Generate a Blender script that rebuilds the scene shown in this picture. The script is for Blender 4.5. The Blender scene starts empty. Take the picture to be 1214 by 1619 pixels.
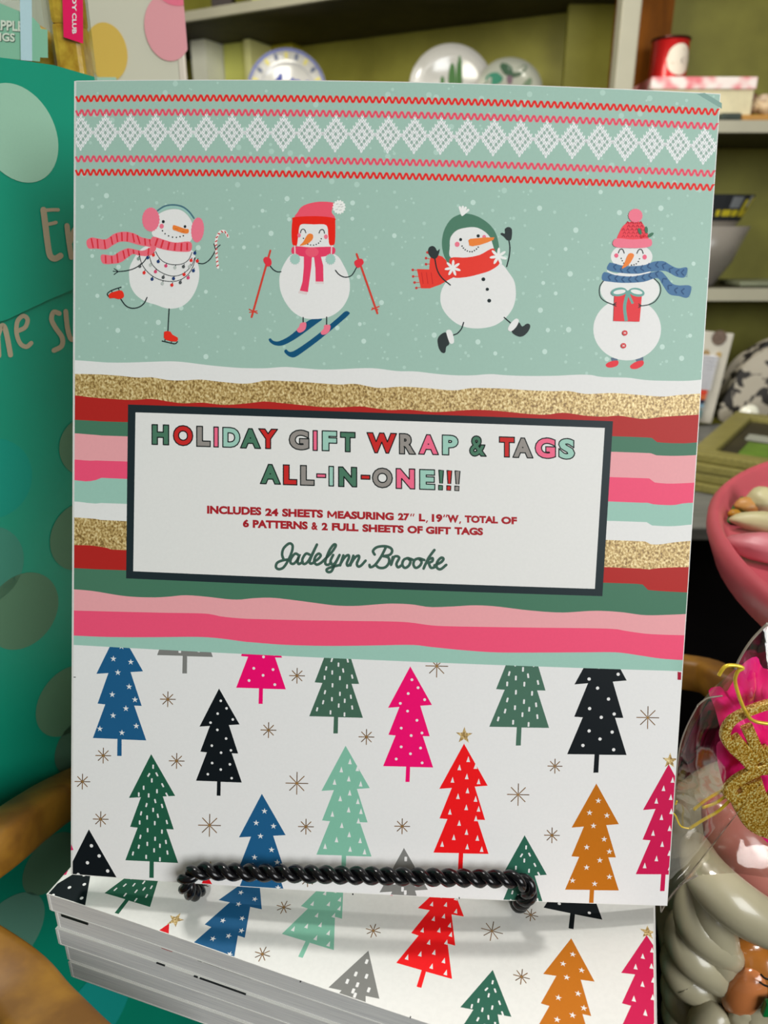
import bpy, bmesh, math, random
from mathutils import Vector, Matrix
from mathutils.geometry import tessellate_polygon
random.seed(7)
S = bpy.context.scene
COL = S.collection

# ------------------------------------------------------------------ camera, world, lights, exposure
F = 1169.0                                  # focal length in photo pixels (26 mm phone lens)
PITCH = math.atan(F / 3060.0)
SP, CP = math.sin(PITCH), math.cos(PITCH)
cam_d = bpy.data.cameras.new('camera'); cam = bpy.data.objects.new('camera', cam_d); COL.objects.link(cam)
cam.location = (0, 0, 0); cam.rotation_euler = (math.pi / 2 - PITCH, 0, 0)
cam_d.sensor_fit = 'HORIZONTAL'; cam_d.sensor_width = 36.0; cam_d.lens = F * 36 / 1214
cam_d.clip_start = 0.02; cam_d.clip_end = 30
cam_d.dof.use_dof = True; cam_d.dof.focus_distance = 0.345; cam_d.dof.aperture_fstop = 14.0
S.camera = cam

w = bpy.data.worlds.new('room_light'); S.world = w; w.use_nodes = True
w.node_tree.nodes['Background'].inputs[0].default_value = (1.0, .97, .92, 1)
w.node_tree.nodes['Background'].inputs[1].default_value = 0.11

def area(name, loc, target, sx, sy, power, color=(1, 1, 1)):
    d = bpy.data.lights.new(name, 'AREA'); d.shape = 'RECTANGLE'; d.size = sx; d.size_y = sy; d.energy = power; d.color = color
    o = bpy.data.objects.new(name, d); COL.objects.link(o); o.location = loc
    o.rotation_euler = (Vector(target) - Vector(loc)).to_track_quat('-Z', 'Y').to_euler()
    return o
area('overhead_light', (-0.30, 0.85, 1.75), (0, .25, -.28), .34, .34, 28.0, (1, .98, .94))
area('shop_window_light', (1.10, -1.30, .62), (0, .35, -.1), 1.3, 1.0, 42.0, (.97, .99, 1))
area('overhead_light', (.65, .25, 1.35), (-.2, .45, 0), .4, .4, 2.5, (1, .98, .95))  # added fill lamp, lifts the teal box and the dotted panel
area('cabinet_fill_light', (-.25, .80, .62), (.2, 1.95, 0.10), .5, .4, 11.0, (1, .96, .84))  # added fill lamp, brightens the cabinet backs and pilasters

S.view_settings.view_transform = 'Standard'; S.view_settings.look = 'None'
S.view_settings.exposure = 0.0; S.view_settings.gamma = 1.0; S.view_settings.use_curve_mapping = False

# ------------------------------------------------------------------ photo measurement helpers
def ray(px, py):
    a, b = (px - 607) / F, (py - 809.5) / F
    return Vector((a, CP - SP * b, -SP - CP * b))
def atY(px, py, y): d = ray(px, py); return d * (y / d.y)
def atZ(px, py, z): d = ray(px, py); return d * (z / d.z)

# ------------------------------------------------------------------ colours and materials
def lin(c): c /= 255.0; return c / 12.92 if c <= .04045 else ((c + .055) / 1.055) ** 2.4
def K(r, g, b, k=1.12): return tuple(min(.9, lin(x) * k) for x in (r, g, b))
MATS = {}
def nmat(name):
    m = bpy.data.materials.new(name); m.use_nodes = True; nt = m.node_tree
    return m, nt, nt.nodes['Principled BSDF']
def mat(name, rgb, rough=.5, noise=0.0, scale=30, bump=0.0, metal=0.0, spec=.5, coat=0.0, stretch=(1, 1, 1), rgb2=None, detail=4):
    if name in MATS: return MATS[name]
    m, nt, p = nmat(name); N = nt.nodes; L = nt.links
    p.inputs['Roughness'].default_value = rough; p.inputs['Metallic'].default_value = metal
    p.inputs['Specular IOR Level'].default_value = spec; p.inputs['Coat Weight'].default_value = coat
    p.inputs['Base Color'].default_value = (*rgb, 1)
    tc = N.new('ShaderNodeTexCoord'); mp = N.new('ShaderNodeMapping'); mp.inputs['Scale'].default_value = stretch
    L.new(tc.outputs['Object'], mp.inputs[0])
    t = N.new('ShaderNodeTexNoise'); t.inputs['Scale'].default_value = scale; t.inputs['Detail'].default_value = detail
    L.new(mp.outputs[0], t.inputs['Vector'])
    r2 = rgb2 or tuple(c * (1 - noise) for c in rgb)
    r = N.new('ShaderNodeValToRGB'); r.color_ramp.elements[0].position = .38; r.color_ramp.elements[1].position = .62
    r.color_ramp.elements[0].color = (*r2, 1); r.color_ramp.elements[1].color = (*rgb, 1)
    L.new(t.outputs['Fac'], r.inputs[0]); L.new(r.outputs[0], p.inputs['Base Color'])
    if bump:
        b = N.new('ShaderNodeBump'); b.inputs['Strength'].default_value = bump; b.inputs['Distance'].default_value = .001
        L.new(t.outputs['Fac'], b.inputs['Height']); L.new(b.outputs[0], p.inputs['Normal'])
    MATS[name] = m; return m
def print_mat(name, rough=.34, spec=.5):
    m, nt, p = nmat(name); N = nt.nodes; L = nt.links
    a = N.new('ShaderNodeVertexColor'); a.layer_name = 'Col'
    tc = N.new('ShaderNodeTexCoord'); t = N.new('ShaderNodeTexNoise'); t.inputs['Scale'].default_value = 900
    L.new(tc.outputs['Object'], t.inputs['Vector'])
    mx = N.new('ShaderNodeMix'); mx.data_type = 'RGBA'; mx.blend_type = 'MULTIPLY'; mx.inputs[0].default_value = .06
    L.new(a.outputs['Color'], mx.inputs[6]); L.new(t.outputs['Fac'], mx.inputs[7]); L.new(mx.outputs[2], p.inputs['Base Color'])
    p.inputs['Roughness'].default_value = rough; p.inputs['Specular IOR Level'].default_value = spec
    return m
def glitter_mat(name, c1, c2, c3, scale=1500, metal=.35, rough=.4):
    m, nt, p = nmat(name); N = nt.nodes; L = nt.links
    tc = N.new('ShaderNodeTexCoord'); mp = N.new('ShaderNodeMapping'); mp.inputs['Scale'].default_value = (1, 1, .8)
    mp.inputs['Rotation'].default_value = (.4, .3, .5)
    L.new(tc.outputs['Object'], mp.inputs[0])
    t = N.new('ShaderNodeTexNoise'); t.inputs['Scale'].default_value = scale; t.inputs['Detail'].default_value = 2
    L.new(mp.outputs[0], t.inputs['Vector'])
    r = N.new('ShaderNodeValToRGB'); e = r.color_ramp.elements
    e[0].position = .33; e[0].color = (*c1, 1); e[1].position = .68; e[1].color = (*c3, 1)
    x = e.new(.5); x.color = (*c2, 1)
    L.new(t.outputs['Fac'], r.inputs[0]); L.new(r.outputs[0], p.inputs['Base Color'])
    p.inputs['Roughness'].default_value = rough; p.inputs['Metallic'].default_value = metal
    b = N.new('ShaderNodeBump'); b.inputs['Strength'].default_value = .35; b.inputs['Distance'].default_value = .0004
    L.new(t.outputs['Fac'], b.inputs['Height']); L.new(b.outputs[0], p.inputs['Normal'])
    return m
PRINT = print_mat('printed_paper', .42, .13)
FLAT = print_mat('printed_card', .55, .3)
GOLD = glitter_mat('gold_glitter_print', K(120, 92, 45), K(182, 152, 92), K(222, 202, 150), 1100, .1, .45)
WHITE = K(222, 220, 216)

# ------------------------------------------------------------------ object helpers
def setp(o, label=None, cat=None, group=None, kind=None):
    if label: o['label'] = label
    if cat: o['category'] = cat
    if group: o['group'] = group
    if kind: o['kind'] = kind
    return o
def thing(name, label, cat, loc=(0, 0, 0), group=None):
    o = bpy.data.objects.new(name, None); COL.objects.link(o); o.location = loc; o.empty_display_size = .02
    return setp(o, label, cat, group)
def link(name, me, parent=None, m=None):
    o = bpy.data.objects.new(name, me); COL.objects.link(o)
    if m is not None: me.materials.append(m)
    if parent is not None:
        bpy.context.view_layer.update() if False else None
        o.parent = parent
        off = Vector(); q = parent
        while q is not None: off += q.location; q = q.parent
        o.location = -off
    return o
def mesh_from(name, vs, fs, parent=None, m=None, smooth=False):
    me = bpy.data.meshes.new(name); me.from_pydata([tuple(v) for v in vs], [], fs); me.update()
    if smooth:
        for p in me.polygons: p.use_smooth = True
    return link(name, me, parent, m)
def bm_obj(name, bm, parent=None, m=None, smooth=False):
    bmesh.ops.recalc_face_normals(bm, faces=bm.faces)
    me = bpy.data.meshes.new(name); bm.to_mesh(me); bm.free()
    if smooth:
        for p in me.polygons: p.use_smooth = True
    return link(name, me, parent, m)
def box(bm, x0, x1, y0, y1, z0, z1, bev=0.0, M=None):
    b2 = bmesh.new(); bmesh.ops.create_cube(b2, size=1)
    for v in b2.verts:
        v.co = Vector(((x0 + x1) / 2 + v.co.x * (x1 - x0), (y0 + y1) / 2 + v.co.y * (y1 - y0), (z0 + z1) / 2 + v.co.z * (z1 - z0)))
    if bev: bmesh.ops.bevel(b2, geom=list(b2.edges), offset=bev, segments=2, affect='EDGES', profile=.6)
    if M is not None: b2.transform(M)
    merge(bm, b2)
def merge(bm, b2):
    me = bpy.data.meshes.new('t'); b2.to_mesh(me); b2.free(); bm.from_mesh(me); bpy.data.meshes.remove(me)
def box_obj(name, x0, x1, y0, y1, z0, z1, m, parent=None, bev=0.0, M=None):
    bm = bmesh.new(); box(bm, x0, x1, y0, y1, z0, z1, bev, M); return bm_obj(name, bm, parent, m)
def prism(name, pts, z0, z1, m, parent=None, bev=0.0):       # polygon of (x, y) raised between two heights
    bm = bmesh.new(); a = [bm.verts.new((p[0], p[1], z0)) for p in pts]; f = bm.faces.new(a)
    r = bmesh.ops.extrude_face_region(bm, geom=[f])
    for v in [g for g in r['geom'] if isinstance(g, bmesh.types.BMVert)]: v.co.z = z1
    if bev: bmesh.ops.bevel(bm, geom=list(bm.edges), offset=bev, segments=2, affect='EDGES')
    return bm_obj(name, bm, parent, m)
def spline(pts, n=8, closed=False):
    P = [Vector(p) for p in pts]; out = []; m = len(P)
    rng = range(m) if closed else range(m - 1)
    for i in rng:
        if closed: a, b, c, d = P[i - 1], P[i], P[(i + 1) % m], P[(i + 2) % m]
        else: a, b, c, d = P[max(i - 1, 0)], P[i], P[i + 1], P[min(i + 2, m - 1)]
        for k in range(n):
            t = k / n
            out.append(.5 * ((2 * b) + (c - a) * t + (2 * a - 5 * b + 4 * c - d) * t * t + (3 * b - a - 3 * c + d) * t ** 3))
    if not closed: out.append(P[-1])
    return out
def tube(bm, pts, r, seg=10, cap=True, up=Vector((0, 0, 1)), flat=None):
    pts = [Vector(p) for p in pts]; rings = []; n = len(pts)
    t0 = (pts[1] - pts[0]).normalized(); ref = up - t0 * up.dot(t0)
    if ref.length < 1e-4: ref = Vector((1, 0, 0)) - t0 * t0.x
    ref.normalize()
    for i, p in enumerate(pts):
        t = (pts[min(i + 1, n - 1)] - pts[max(i - 1, 0)]).normalized()
        ref = (ref - t * ref.dot(t)).normalized(); s = t.cross(ref)
        rr = r[i] if isinstance(r, (list, tuple)) else r
        ring = []
        for k in range(seg):
            a = 2 * math.pi * k / seg; ca, sa = math.cos(a), math.sin(a)
            if flat:
                ca = math.copysign(abs(ca) ** .45, ca); sa = math.copysign(abs(sa) ** .45, sa)
                ring.append(bm.verts.new(p + ref * ca * flat[0] + s * sa * flat[1]))
            else: ring.append(bm.verts.new(p + (ref * ca + s * sa) * rr))
        rings.append(ring)
    for a, b in zip(rings, rings[1:]):
        for k in range(seg): bm.faces.new((a[k], a[(k + 1) % seg], b[(k + 1) % seg], b[k]))
    if cap: bm.faces.new(rings[0][::-1]); bm.faces.new(rings[-1])
def lathe(bm, prof, M=Matrix(), seg=40, sx=1, sy=1):
    rings = []
    for r, z in prof:
        if r < 1e-6: rings.append([bm.verts.new(M @ Vector((0, 0, z)))])
        else: rings.append([bm.verts.new(M @ Vector((r * sx * math.cos(2 * math.pi * k / seg), r * sy * math.sin(2 * math.pi * k / seg), z))) for k in range(seg)])
    for a, b in zip(rings, rings[1:]):
        for k in range(seg):
            k2 = (k + 1) % seg
            if len(a) == 1 and len(b) == 1: continue
            if len(a) == 1: bm.faces.new((a[0], b[k], b[k2]))
            elif len(b) == 1: bm.faces.new((a[k], b[0], a[k2]))
            else: bm.faces.new((a[k], a[k2], b[k2], b[k]))
def blob(bm, c, r, seg=20, M=None, disp=0.0, sc=20):
    b2 = bmesh.new(); bmesh.ops.create_uvsphere(b2, u_segments=seg, v_segments=seg * 2 // 3, radius=1)
    from mathutils import noise as ns
    for v in b2.verts:
        d = 1 + disp * ns.noise(v.co * sc * .1 + Vector(c) * 40) if disp else 1
        v.co = Vector((v.co.x * r[0], v.co.y * r[1], v.co.z * r[2])) * d
    if M is not None: b2.transform(M)
    for v in b2.verts: v.co += Vector(c)
    merge(bm, b2)

# ------------------------------------------------------------------ the two printed surfaces (book on the easel, top book of the stack)
BW, BH = .27, .3501
NG = 96                                     # the covers bend in this many flat strips, artwork is cut to the same strips
class Upright:
    O = Vector((-.13069296, .35797041, .05892342)); U = Vector((.99886205, -.04109397, -.02420532)); V = Vector((-.03502869, -.28769026, -.95708271))
    N = -Vector((.0323667, .95684147, -.28880235)); W, H = BW, BH
    def bulge(s, u, v):
        g = lambda t: .0046 * 4 * t * (1 - t)
        t = min(max(u / s.W, 0), 1) * NG; i = min(int(t), NG - 1); return (g(i / NG) + (g((i + 1) / NG) - g(i / NG)) * (t - i)) * (1 - .35 * v / s.H)
    def P(s, u, v, off=0.0): return s.O + s.U * u + s.V * v + s.N * (s.bulge(u, v) + off)
    def uv(s, px, py):                       # where a photo point lies on the cover
        d = ray(px, py); b = 0.0
        for _ in range(5):
            o = s.O + s.N * b; q = d * (o.dot(s.N) / d.dot(s.N)) - o
            u, v = q.dot(s.U), q.dot(s.V); b = s.bulge(u, v)
        return u, v
class Stacked:
    O = Vector((-.04827, .59225, -.2907)); U = Vector((.95003, -.31217, 0)); V = Vector((-.31217, -.95003, 0)); N = Vector((0, 0, 1)); W, H = .2695, BH
    def __init__(s, drop=0.0, du=0.0, dv=0.0, k=1.0): s.drop, s.du, s.dv, s.k = drop, du, dv, k
    def sag(s, u):
        g = lambda t: .01377 * t * (1 - t) + .0337 * t * (1 - t) * (t - .5)
        t = u / s.W * NG; i = min(max(int(t), 0), NG - 1); a, b = g(i / NG * s.W / BW), g((i + 1) / NG * s.W / BW); return a + (b - a) * (t - i)
    def P(s, u, v, off=0.0):
        return s.O + s.U * (u + s.du) + s.V * (v + s.dv) + s.N * (off - s.drop - s.sag(u))
UP = Upright()
def slab(name, sf, u0, u1, v0, v1, o0, o1, m, parent, nu=96, nv=2):      # a bent closed sheet between two offsets
    bm = bmesh.new(); g = {}
    for k, o in ((0, o0), (1, o1)):
        for i in range(nu + 1):
            for j in range(nv + 1): g[k, i, j] = bm.verts.new(sf.P(u0 + (u1 - u0) * i / nu, v0 + (v1 - v0) * j / nv, o))
    for i in range(nu):
        for j in range(nv):
            bm.faces.new((g[0, i, j], g[0, i + 1, j], g[0, i + 1, j + 1], g[0, i, j + 1]))
            bm.faces.new((g[1, i, j + 1], g[1, i + 1, j + 1], g[1, i + 1, j], g[1, i, j]))
        for j in (0, nv): bm.faces.new((g[0, i, j], g[0, i + 1, j], g[1, i + 1, j], g[1, i, j]))
    for j in range(nv):
        for i in (0, nu): bm.faces.new((g[0, i, j], g[0, i, j + 1], g[1, i, j + 1], g[1, i, j]))
    return bm_obj(name, bm, parent, m)

STEP = 1e-6
# a printed piece: flat shapes in cover coordinates, painter's order, each its own flat colour
class Art:
    def __init__(s, layer=0.0001): s.f = []; s.base = layer; s.clip = None; s.lv = 0
    def poly(s, uv, col, gold=False, lift=None):
        if n_hollow(uv):
            for t in s.tri(uv): s.poly(t, col, gold, lift)
            return
        if s.clip: uv = clip(uv, s.clip)
        if len(uv) >= 3: s.f.append((uv, col, gold, s.lv * STEP if lift is None else lift))
    def tri(s, uv):                          # hollow outlines are cut into triangles first
        n = len(uv); sg = [((uv[i][0] - uv[i - 1][0]) * (uv[(i + 1) % n][1] - uv[i][1]) - (uv[i][1] - uv[i - 1][1]) * (uv[(i + 1) % n][0] - uv[i][0])) for i in range(n)]
        if all(x >= -1e-12 for x in sg) or all(x <= 1e-12 for x in sg): return [uv]
        return [[uv[i] for i in t] for t in tessellate_polygon([[Vector((p[0] * 100, p[1] * 100, 0)) for p in uv]])]
    def build(s, name, sf, parent, m=None, label=None):
        vs, fs, cs, gi = [], [], [], []
        cut = []
        for uv, col, gold, lift in s.f:
            if not hasattr(sf, 'sag') and not hasattr(sf, 'bulge'): cut.append((uv, col, gold, lift)); continue
            gw = sf.W / NG; gh = BH / 40 if hasattr(sf, 'bulge') else 10
            us = [p[0] for p in uv]; i0, i1 = int(math.floor(min(us) / gw + 1e-6)), int(math.ceil(max(us) / gw - 1e-6))
            vv = [p[1] for p in uv]; j0, j1 = int(math.floor(min(vv) / gh + 1e-6)), int(math.ceil(max(vv) / gh - 1e-6))
            for i in range(i0, max(i1, i0 + 1)):
                q = clip1(clip1(uv, 0, i * gw, 1), 0, (i + 1) * gw, -1) if i1 - i0 > 1 else uv
                for j in range(j0, max(j1, j0 + 1)):
                    r = clip1(clip1(q, 1, j * gh, 1), 1, (j + 1) * gh, -1) if j1 - j0 > 1 and len(q) > 2 else q
                    if len(r) > 2 and abs(area2(r)) > 1e-12: cut.append((r, col, gold, lift))
        for n, (uv, col, gold, lift) in enumerate(cut):
            off = s.base + lift; b = len(vs)
            vs += [sf.P(u, v, off) for u, v in uv]
            a = sum(uv[i][0] * uv[(i + 1) % len(uv)][1] - uv[(i + 1) % len(uv)][0] * uv[i][1] for i in range(len(uv)))
            idx = list(range(b, b + len(uv)))
            fs.append(idx[::-1] if a > 0 else idx); cs.append(col); gi.append(1 if gold else 0)
        if not vs: return None
        me = bpy.data.meshes.new(name); me.from_pydata([tuple(v) for v in vs], [], fs)
        at = me.color_attributes.new('Col', 'FLOAT_COLOR', 'CORNER'); buf = []
        for f, c in zip(fs, cs): buf += [c[0], c[1], c[2], 1.0] * len(f)
        at.data.foreach_set('color', buf)
        me.materials.append(m or PRINT); me.materials.append(GOLD)
        for p, g in zip(me.polygons, gi): p.material_index = g
        me.update()
        o = link(name, me, parent)
        if label: o['label'] = label
        return o
def n_hollow(uv):
    n = len(uv)
    if n < 4: return False
    sg = [((uv[i][0] - uv[i - 1][0]) * (uv[(i + 1) % n][1] - uv[i][1]) - (uv[i][1] - uv[i - 1][1]) * (uv[(i + 1) % n][0] - uv[i][0])) for i in range(n)]
    return not (all(x >= -1e-12 for x in sg) or all(x <= 1e-12 for x in sg))
def area2(p): return sum(p[i][0] * p[(i + 1) % len(p)][1] - p[(i + 1) % len(p)][0] * p[i][1] for i in range(len(p)))
def clip1(poly, ax, lim, sg): return clip(poly, None, ((ax, lim, sg),))
def clip(poly, rect, cuts=None):
    if cuts is None: u0, u1, v0, v1 = rect; cuts = ((0, u0, 1), (0, u1, -1), (1, v0, 1), (1, v1, -1))
    for ax, lim, sg in cuts:
        out = []; n = len(poly)
        for i in range(n):
            a, b = poly[i], poly[(i + 1) % n]; da, db = (a[ax] - lim) * sg, (b[ax] - lim) * sg
            if da >= 0: out.append(a)
            if (da >= 0) != (db >= 0):
                t = da / (da - db); out.append((a[0] + (b[0] - a[0]) * t, a[1] + (b[1] - a[1]) * t))
        poly = out
        if len(poly) < 3: return []
    return poly
class Pen:                                     # draws in the coordinates of one measured detail view of the photo
    def __init__(s, art, ox, oy, sc, f=None): s.a, s.ox, s.oy, s.sc = art, ox, oy, sc; s.f = f or UP.uv
    def q(s, x, y): return s.f(s.ox + x / s.sc, s.oy + y / s.sc)
    def poly(s, pts, col, gold=False, up=True):
        if up: s.a.lv += 1
        s.a.poly([s.q(*p) for p in pts], col, gold)
    def blob(s, pts, col, n=5): s.poly([(p.x, p.y) for p in spline([(x, y, 0) for x, y in pts], n, True)], col)
    def ell(s, x, y, rx, ry, col, n=20, rot=0, scal=0, ns=12):
        o = []
        n = n if not scal else 72
        for k in range(n):
            t = 2 * math.pi * k / n; r = 1 + (scal * math.cos(t * ns) if scal else 0)
            a, b = rx * r * math.cos(t), ry * r * math.sin(t); o.append((x + a * math.cos(rot) - b * math.sin(rot), y + a * math.sin(rot) + b * math.cos(rot)))
        s.poly(o, col)
    def line(s, pts, wd, col, n=6, gold=False, smooth=True, cap=True):
        P = spline([(x, y, 0) for x, y in pts], n) if smooth and len(pts) > 2 else [Vector((x, y, 0)) for x, y in pts]
        L, R = [], []; m = len(P)
        for i, p in enumerate(P):
            t = P[min(i + 1, m - 1)] - P[max(i - 1, 0)]
            if t.length < 1e-6: t = Vector((1, 0, 0))
            t.normalize(); nn = Vector((-t.y, t.x, 0)) * wd / 2
            L.append(p + nn); R.append(p - nn)
        s.a.lv += 1
        for i in range(m - 1): s.poly([(v.x, v.y) for v in (L[i], L[i + 1], R[i + 1], R[i])], col, gold, False)
        if cap and wd > 5:
            for p in (P[0], P[-1]): s.ell(p.x, p.y, wd / 2, wd / 2, col, 10)
    def dots(s, pts, r, col, n=10):
        for x, y in pts: s.ell(x, y, r, r, col, n)

# ------------------------------------------------------------------ lettering: outlines of Blender's own font, fitted to measured boxes
GL = {}
def glyphs(txt, bold):
    k = (txt, bold)
    if k not in GL:
        c = bpy.data.curves.new('t', 'FONT'); c.body = txt; c.offset = bold; c.resolution_u = 4; c.fill_mode = 'FRONT'
        c.dimensions = '2D'
        o = bpy.data.objects.new('t', c); COL.objects.link(o)
        me = bpy.data.meshes.new_from_object(o.evaluated_get(bpy.context.evaluated_depsgraph_get()))
        GL[k] = ([tuple(v.co) for v in me.vertices], [tuple(p.vertices) for p in me.polygons])
        bpy.data.objects.remove(o); bpy.data.curves.remove(c); bpy.data.meshes.remove(me)
    return GL[k]
def text(pen, txt, x0, y0, x1, y1, col, bold=.03, slope=.031, outline=None, ref=None, lift=None, ocol=None):
    """letters between x0 and x1, top at y0 on the left and foot at y1 on the right"""
    vs, fs = glyphs(txt, bold); rv = glyphs(ref or txt, bold)[0]
    ax, bx = min(v[0] for v in vs), max(v[0] for v in vs); ay, by = min(v[1] for v in rv), max(v[1] for v in rv)
    hgt = y1 - y0 - slope * (x1 - x0)
    def fit(v, e=0):
        x = x0 + (v[0] - ax) / (bx - ax) * (x1 - x0); y = y0 + (by - v[1]) / (by - ay) * hgt + slope * (x - x0); return (x, y)
    if outline:
        vo, fo = glyphs(txt, bold); 
        ed = {}
        for f in fs:
            for i in range(len(f)):
                a, b = f[i], f[(i + 1) % len(f)]; ed[frozenset((a, b))] = ed.get(frozenset((a, b)), 0) + 1
        for f in fs: pen.a.poly([pen.q(*fit(vs[i])) for i in f], col, lift=0)
        for e, n in ed.items():
            if n == 1:
                a, b = [Vector((*fit(vs[i]), 0)) for i in e]; d = b - a
                if d.length < 1e-5: continue
                d.normalize(); nn = Vector((-d.y, d.x, 0)) * outline / 2; a2, b2 = a - d * outline * .3, b + d * outline * .3
                pen.a.poly([pen.q(p.x, p.y) for p in (a2 + nn, b2 + nn, b2 - nn, a2 - nn)], ocol or K(22, 30, 30), lift=1.5e-6)
    else:
        for f in fs: pen.a.poly([pen.q(*fit(vs[i])) for i in f], col, lift=lift if lift is not None else 0)

# ------------------------------------------------------------------ cover artwork
MINT = K(155, 186, 172); WH = K(222, 221, 218); WHT = K(222, 221, 219)
DRED = K(172, 38, 34); GREEN = K(70, 116, 92); LPINK = K(226, 158, 162); HPINK = K(238, 80, 115); MINT2 = K(150, 190, 175); CHAR = K(32, 44, 48); BLACK = K(16, 22, 26)
TITLE_TOP = None
def interp(pts, u):
    if u <= pts[0][0]:
        return pts[0][1]
    for a, b in zip(pts, pts[1:]):
        if u <= b[0]: return a[1] + (b[1] - a[1]) * (u - a[0]) / max(1e-9, b[0] - a[0])
    return pts[-1][1]
V1 = (100, 560, 3.372); V2 = (420, 560, 3.372); V3 = (760, 560, 3.372); W1 = (100, 920, 3.794); W2 = (400, 920, 3.794); W3 = (680, 920, 2.890)
def curve(*segs):
    out = []
    for (ox, oy, sc), pts in segs: out += [UP.uv(ox + x / sc, oy + y / sc) for x, y in pts]
    out.sort(); sm = spline([(a, b, 0) for a, b in out], 5)
    return [(p.x, p.y) for p in sm]
B = [
 curve((V1, [(70,32),(150,38),(230,44),(330,45),(430,42),(560,38),(640,42),(760,57),(860,67),(960,74)]), (V2, [(0,75),(100,68),(200,75),(300,82),(400,80),(500,75),(590,76),(700,90),(800,92),(900,104),(1000,112),(1100,113)]), (V3, [(50,106),(130,112),(250,116),(400,115),(500,110),(580,110),(650,122),(780,125),(880,138),(1000,142),(1100,142),(1180,135)])),
 curve((V1, [(70,105),(200,108),(300,115),(400,125),(470,123),(560,138),(640,140),(730,135),(820,145),(950,157),(1020,152)]), (V2, [(0,140),(100,143),(200,148),(330,158),(400,162),(480,158),(600,180),(720,173),(850,180),(1000,193),(1080,182)]), (V3, [(0,180),(130,184),(250,192),(380,197),(470,196),(560,212),(700,207),(830,216),(970,226),(1060,217),(1170,210)])),
 curve((V1, [(70,220),(150,230),(250,238),(370,244),(470,238),(560,252),(640,262),(740,258),(850,270),(950,265),(1030,256)]), (V2, [(0,252),(100,262),(200,272),(300,282),(400,283),(500,278),(560,285),(660,298),(760,295),(880,308),(980,305),(1080,297)]), (V3, [(0,297),(100,303),(250,318),(350,322),(440,312),(560,328),(660,333),(740,328),(860,345),(960,335),(1060,328),(1165,322)])),
 curve((V1, [(70,350),(200,357),(340,362)]), (V3, [(700,437),(820,450),(950,470),(1080,475),(1150,470)])),
 curve((V1, [(70,422),(200,432),(342,438)]), (V3, [(695,520),(800,528),(950,540),(1050,542),(1148,538)])),
 curve((V1, [(70,562),(150,568),(342,572)]), (V3, [(690,655),(800,662),(900,680),(1000,690),(1138,685)])),
 curve((V1, [(70,672),(130,678),(200,668),(340,665)]), (V3, [(680,785),(760,782),(830,780),(900,798),(1020,805),(1080,795),(1132,792)])),
 curve((V1, [(68,785),(180,797),(338,798)]), (V3, [(672,888),(780,895),(900,912),(1020,917),(1120,908)])),
 curve((V1, [(68,870),(200,880),(336,890)]), (V3, [(668,990),(800,1000),(930,1015),(1030,1003),(1115,995)])),
 curve((V1, [(65,1018),(150,1020),(250,1035),(335,1045)]), (V3, [(662,1135),(760,1150),(830,1158),(950,1140),(1100,1135)])),
 curve((V1, [(62,1140),(150,1145),(335,1152)]), (V3, [(655,1218),(740,1238),(850,1252),(950,1262),(1095,1270)])),
 curve((W1, [(70,45),(180,55),(330,80),(430,90),(550,93),(640,88),(730,80),(850,88),(980,103),(1060,106)]), (W2, [(0,98),(110,95),(250,110),(400,130),(500,142),(620,144),(740,135),(830,130),(950,135)]), (W3, [(0,115),(110,112),(200,107),(300,112),(450,130),(600,140),(750,132),(870,138),(980,152),(1100,150),(1165,147)])),
 curve((W1, [(70,172),(300,178),(600,185),(850,190),(950,208),(1080,220)]), (W2, [(0,222),(300,230),(600,234),(900,240)]), (W3, [(0,198),(100,203),(400,208),(800,213),(900,225),(1000,238),(1158,244)])),
 curve((W1, [(68,322),(250,330),(500,332),(800,330),(950,340),(1080,358)]), (W2, [(0,363),(200,378),(450,384),(700,382),(950,378)]), (W3, [(0,297),(150,312),(300,322),(500,323),(700,322),(850,322),(950,335),(1050,350),(1150,357)])),
]
b14 = [UP.uv(ox + x / sc, oy + y / sc)[1] for (ox, oy, sc), x, y in ((W1, 68, 390), (W1, 1214, 432), (W2, 600, 462), (W3, 400, 378), (W3, 1145, 410))]
V14 = sum(b14) / len(b14)
B.append([(0, V14), (BW, V14)])
EDGE = .0003
def stripe(sf, parent, name, top, bot, col, n=110, gold=False, label=None):
    a = Art(.000003)
    for i in range(n):
        u0, u1 = [EDGE + (sf.W - 2 * EDGE) * k / n for k in (i, i + 1)]
        a.f.append(([(u0, interp(top, u0)), (u1, interp(top, u1)), (u1, interp(bot, u1)), (u0, interp(bot, u0))], col, gold, 0))
    return a.build(name, sf, parent, label=label)
def xf_tree():
    # the fir outline, taken once from the pink dotted tree, then scaled and moved
    f = lambda x, y: UP.uv(400 + x / 3.794, 920 + y / 3.794)
    o = f(930, 1109); w0 = f(1080, 1113)[0] - f(780, 1105)[0]
    P = [(943,507),(1073,738),(1003,743),(1060,926),(1018,925),(1080,1113),(942,1110),(939,1200),(914,1200),(918,1108),(780,1105),(855,921),(812,917),(878,750),(810,755)]
    return [((f(*p)[0] - o[0]) / w0, (f(*p)[1] - o[1]) / w0) for p in P]
TREE = xf_tree()
DOTS = [(3,-534),(41,-487),(-16,-449),(83,-416),(-61,-387),(-16,-342),(42,-288),(-50,-236),(75,-212),(11,-193),(-46,-121),(70,-119),(11,-81),(-73,-45),(83,-28)]
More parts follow.
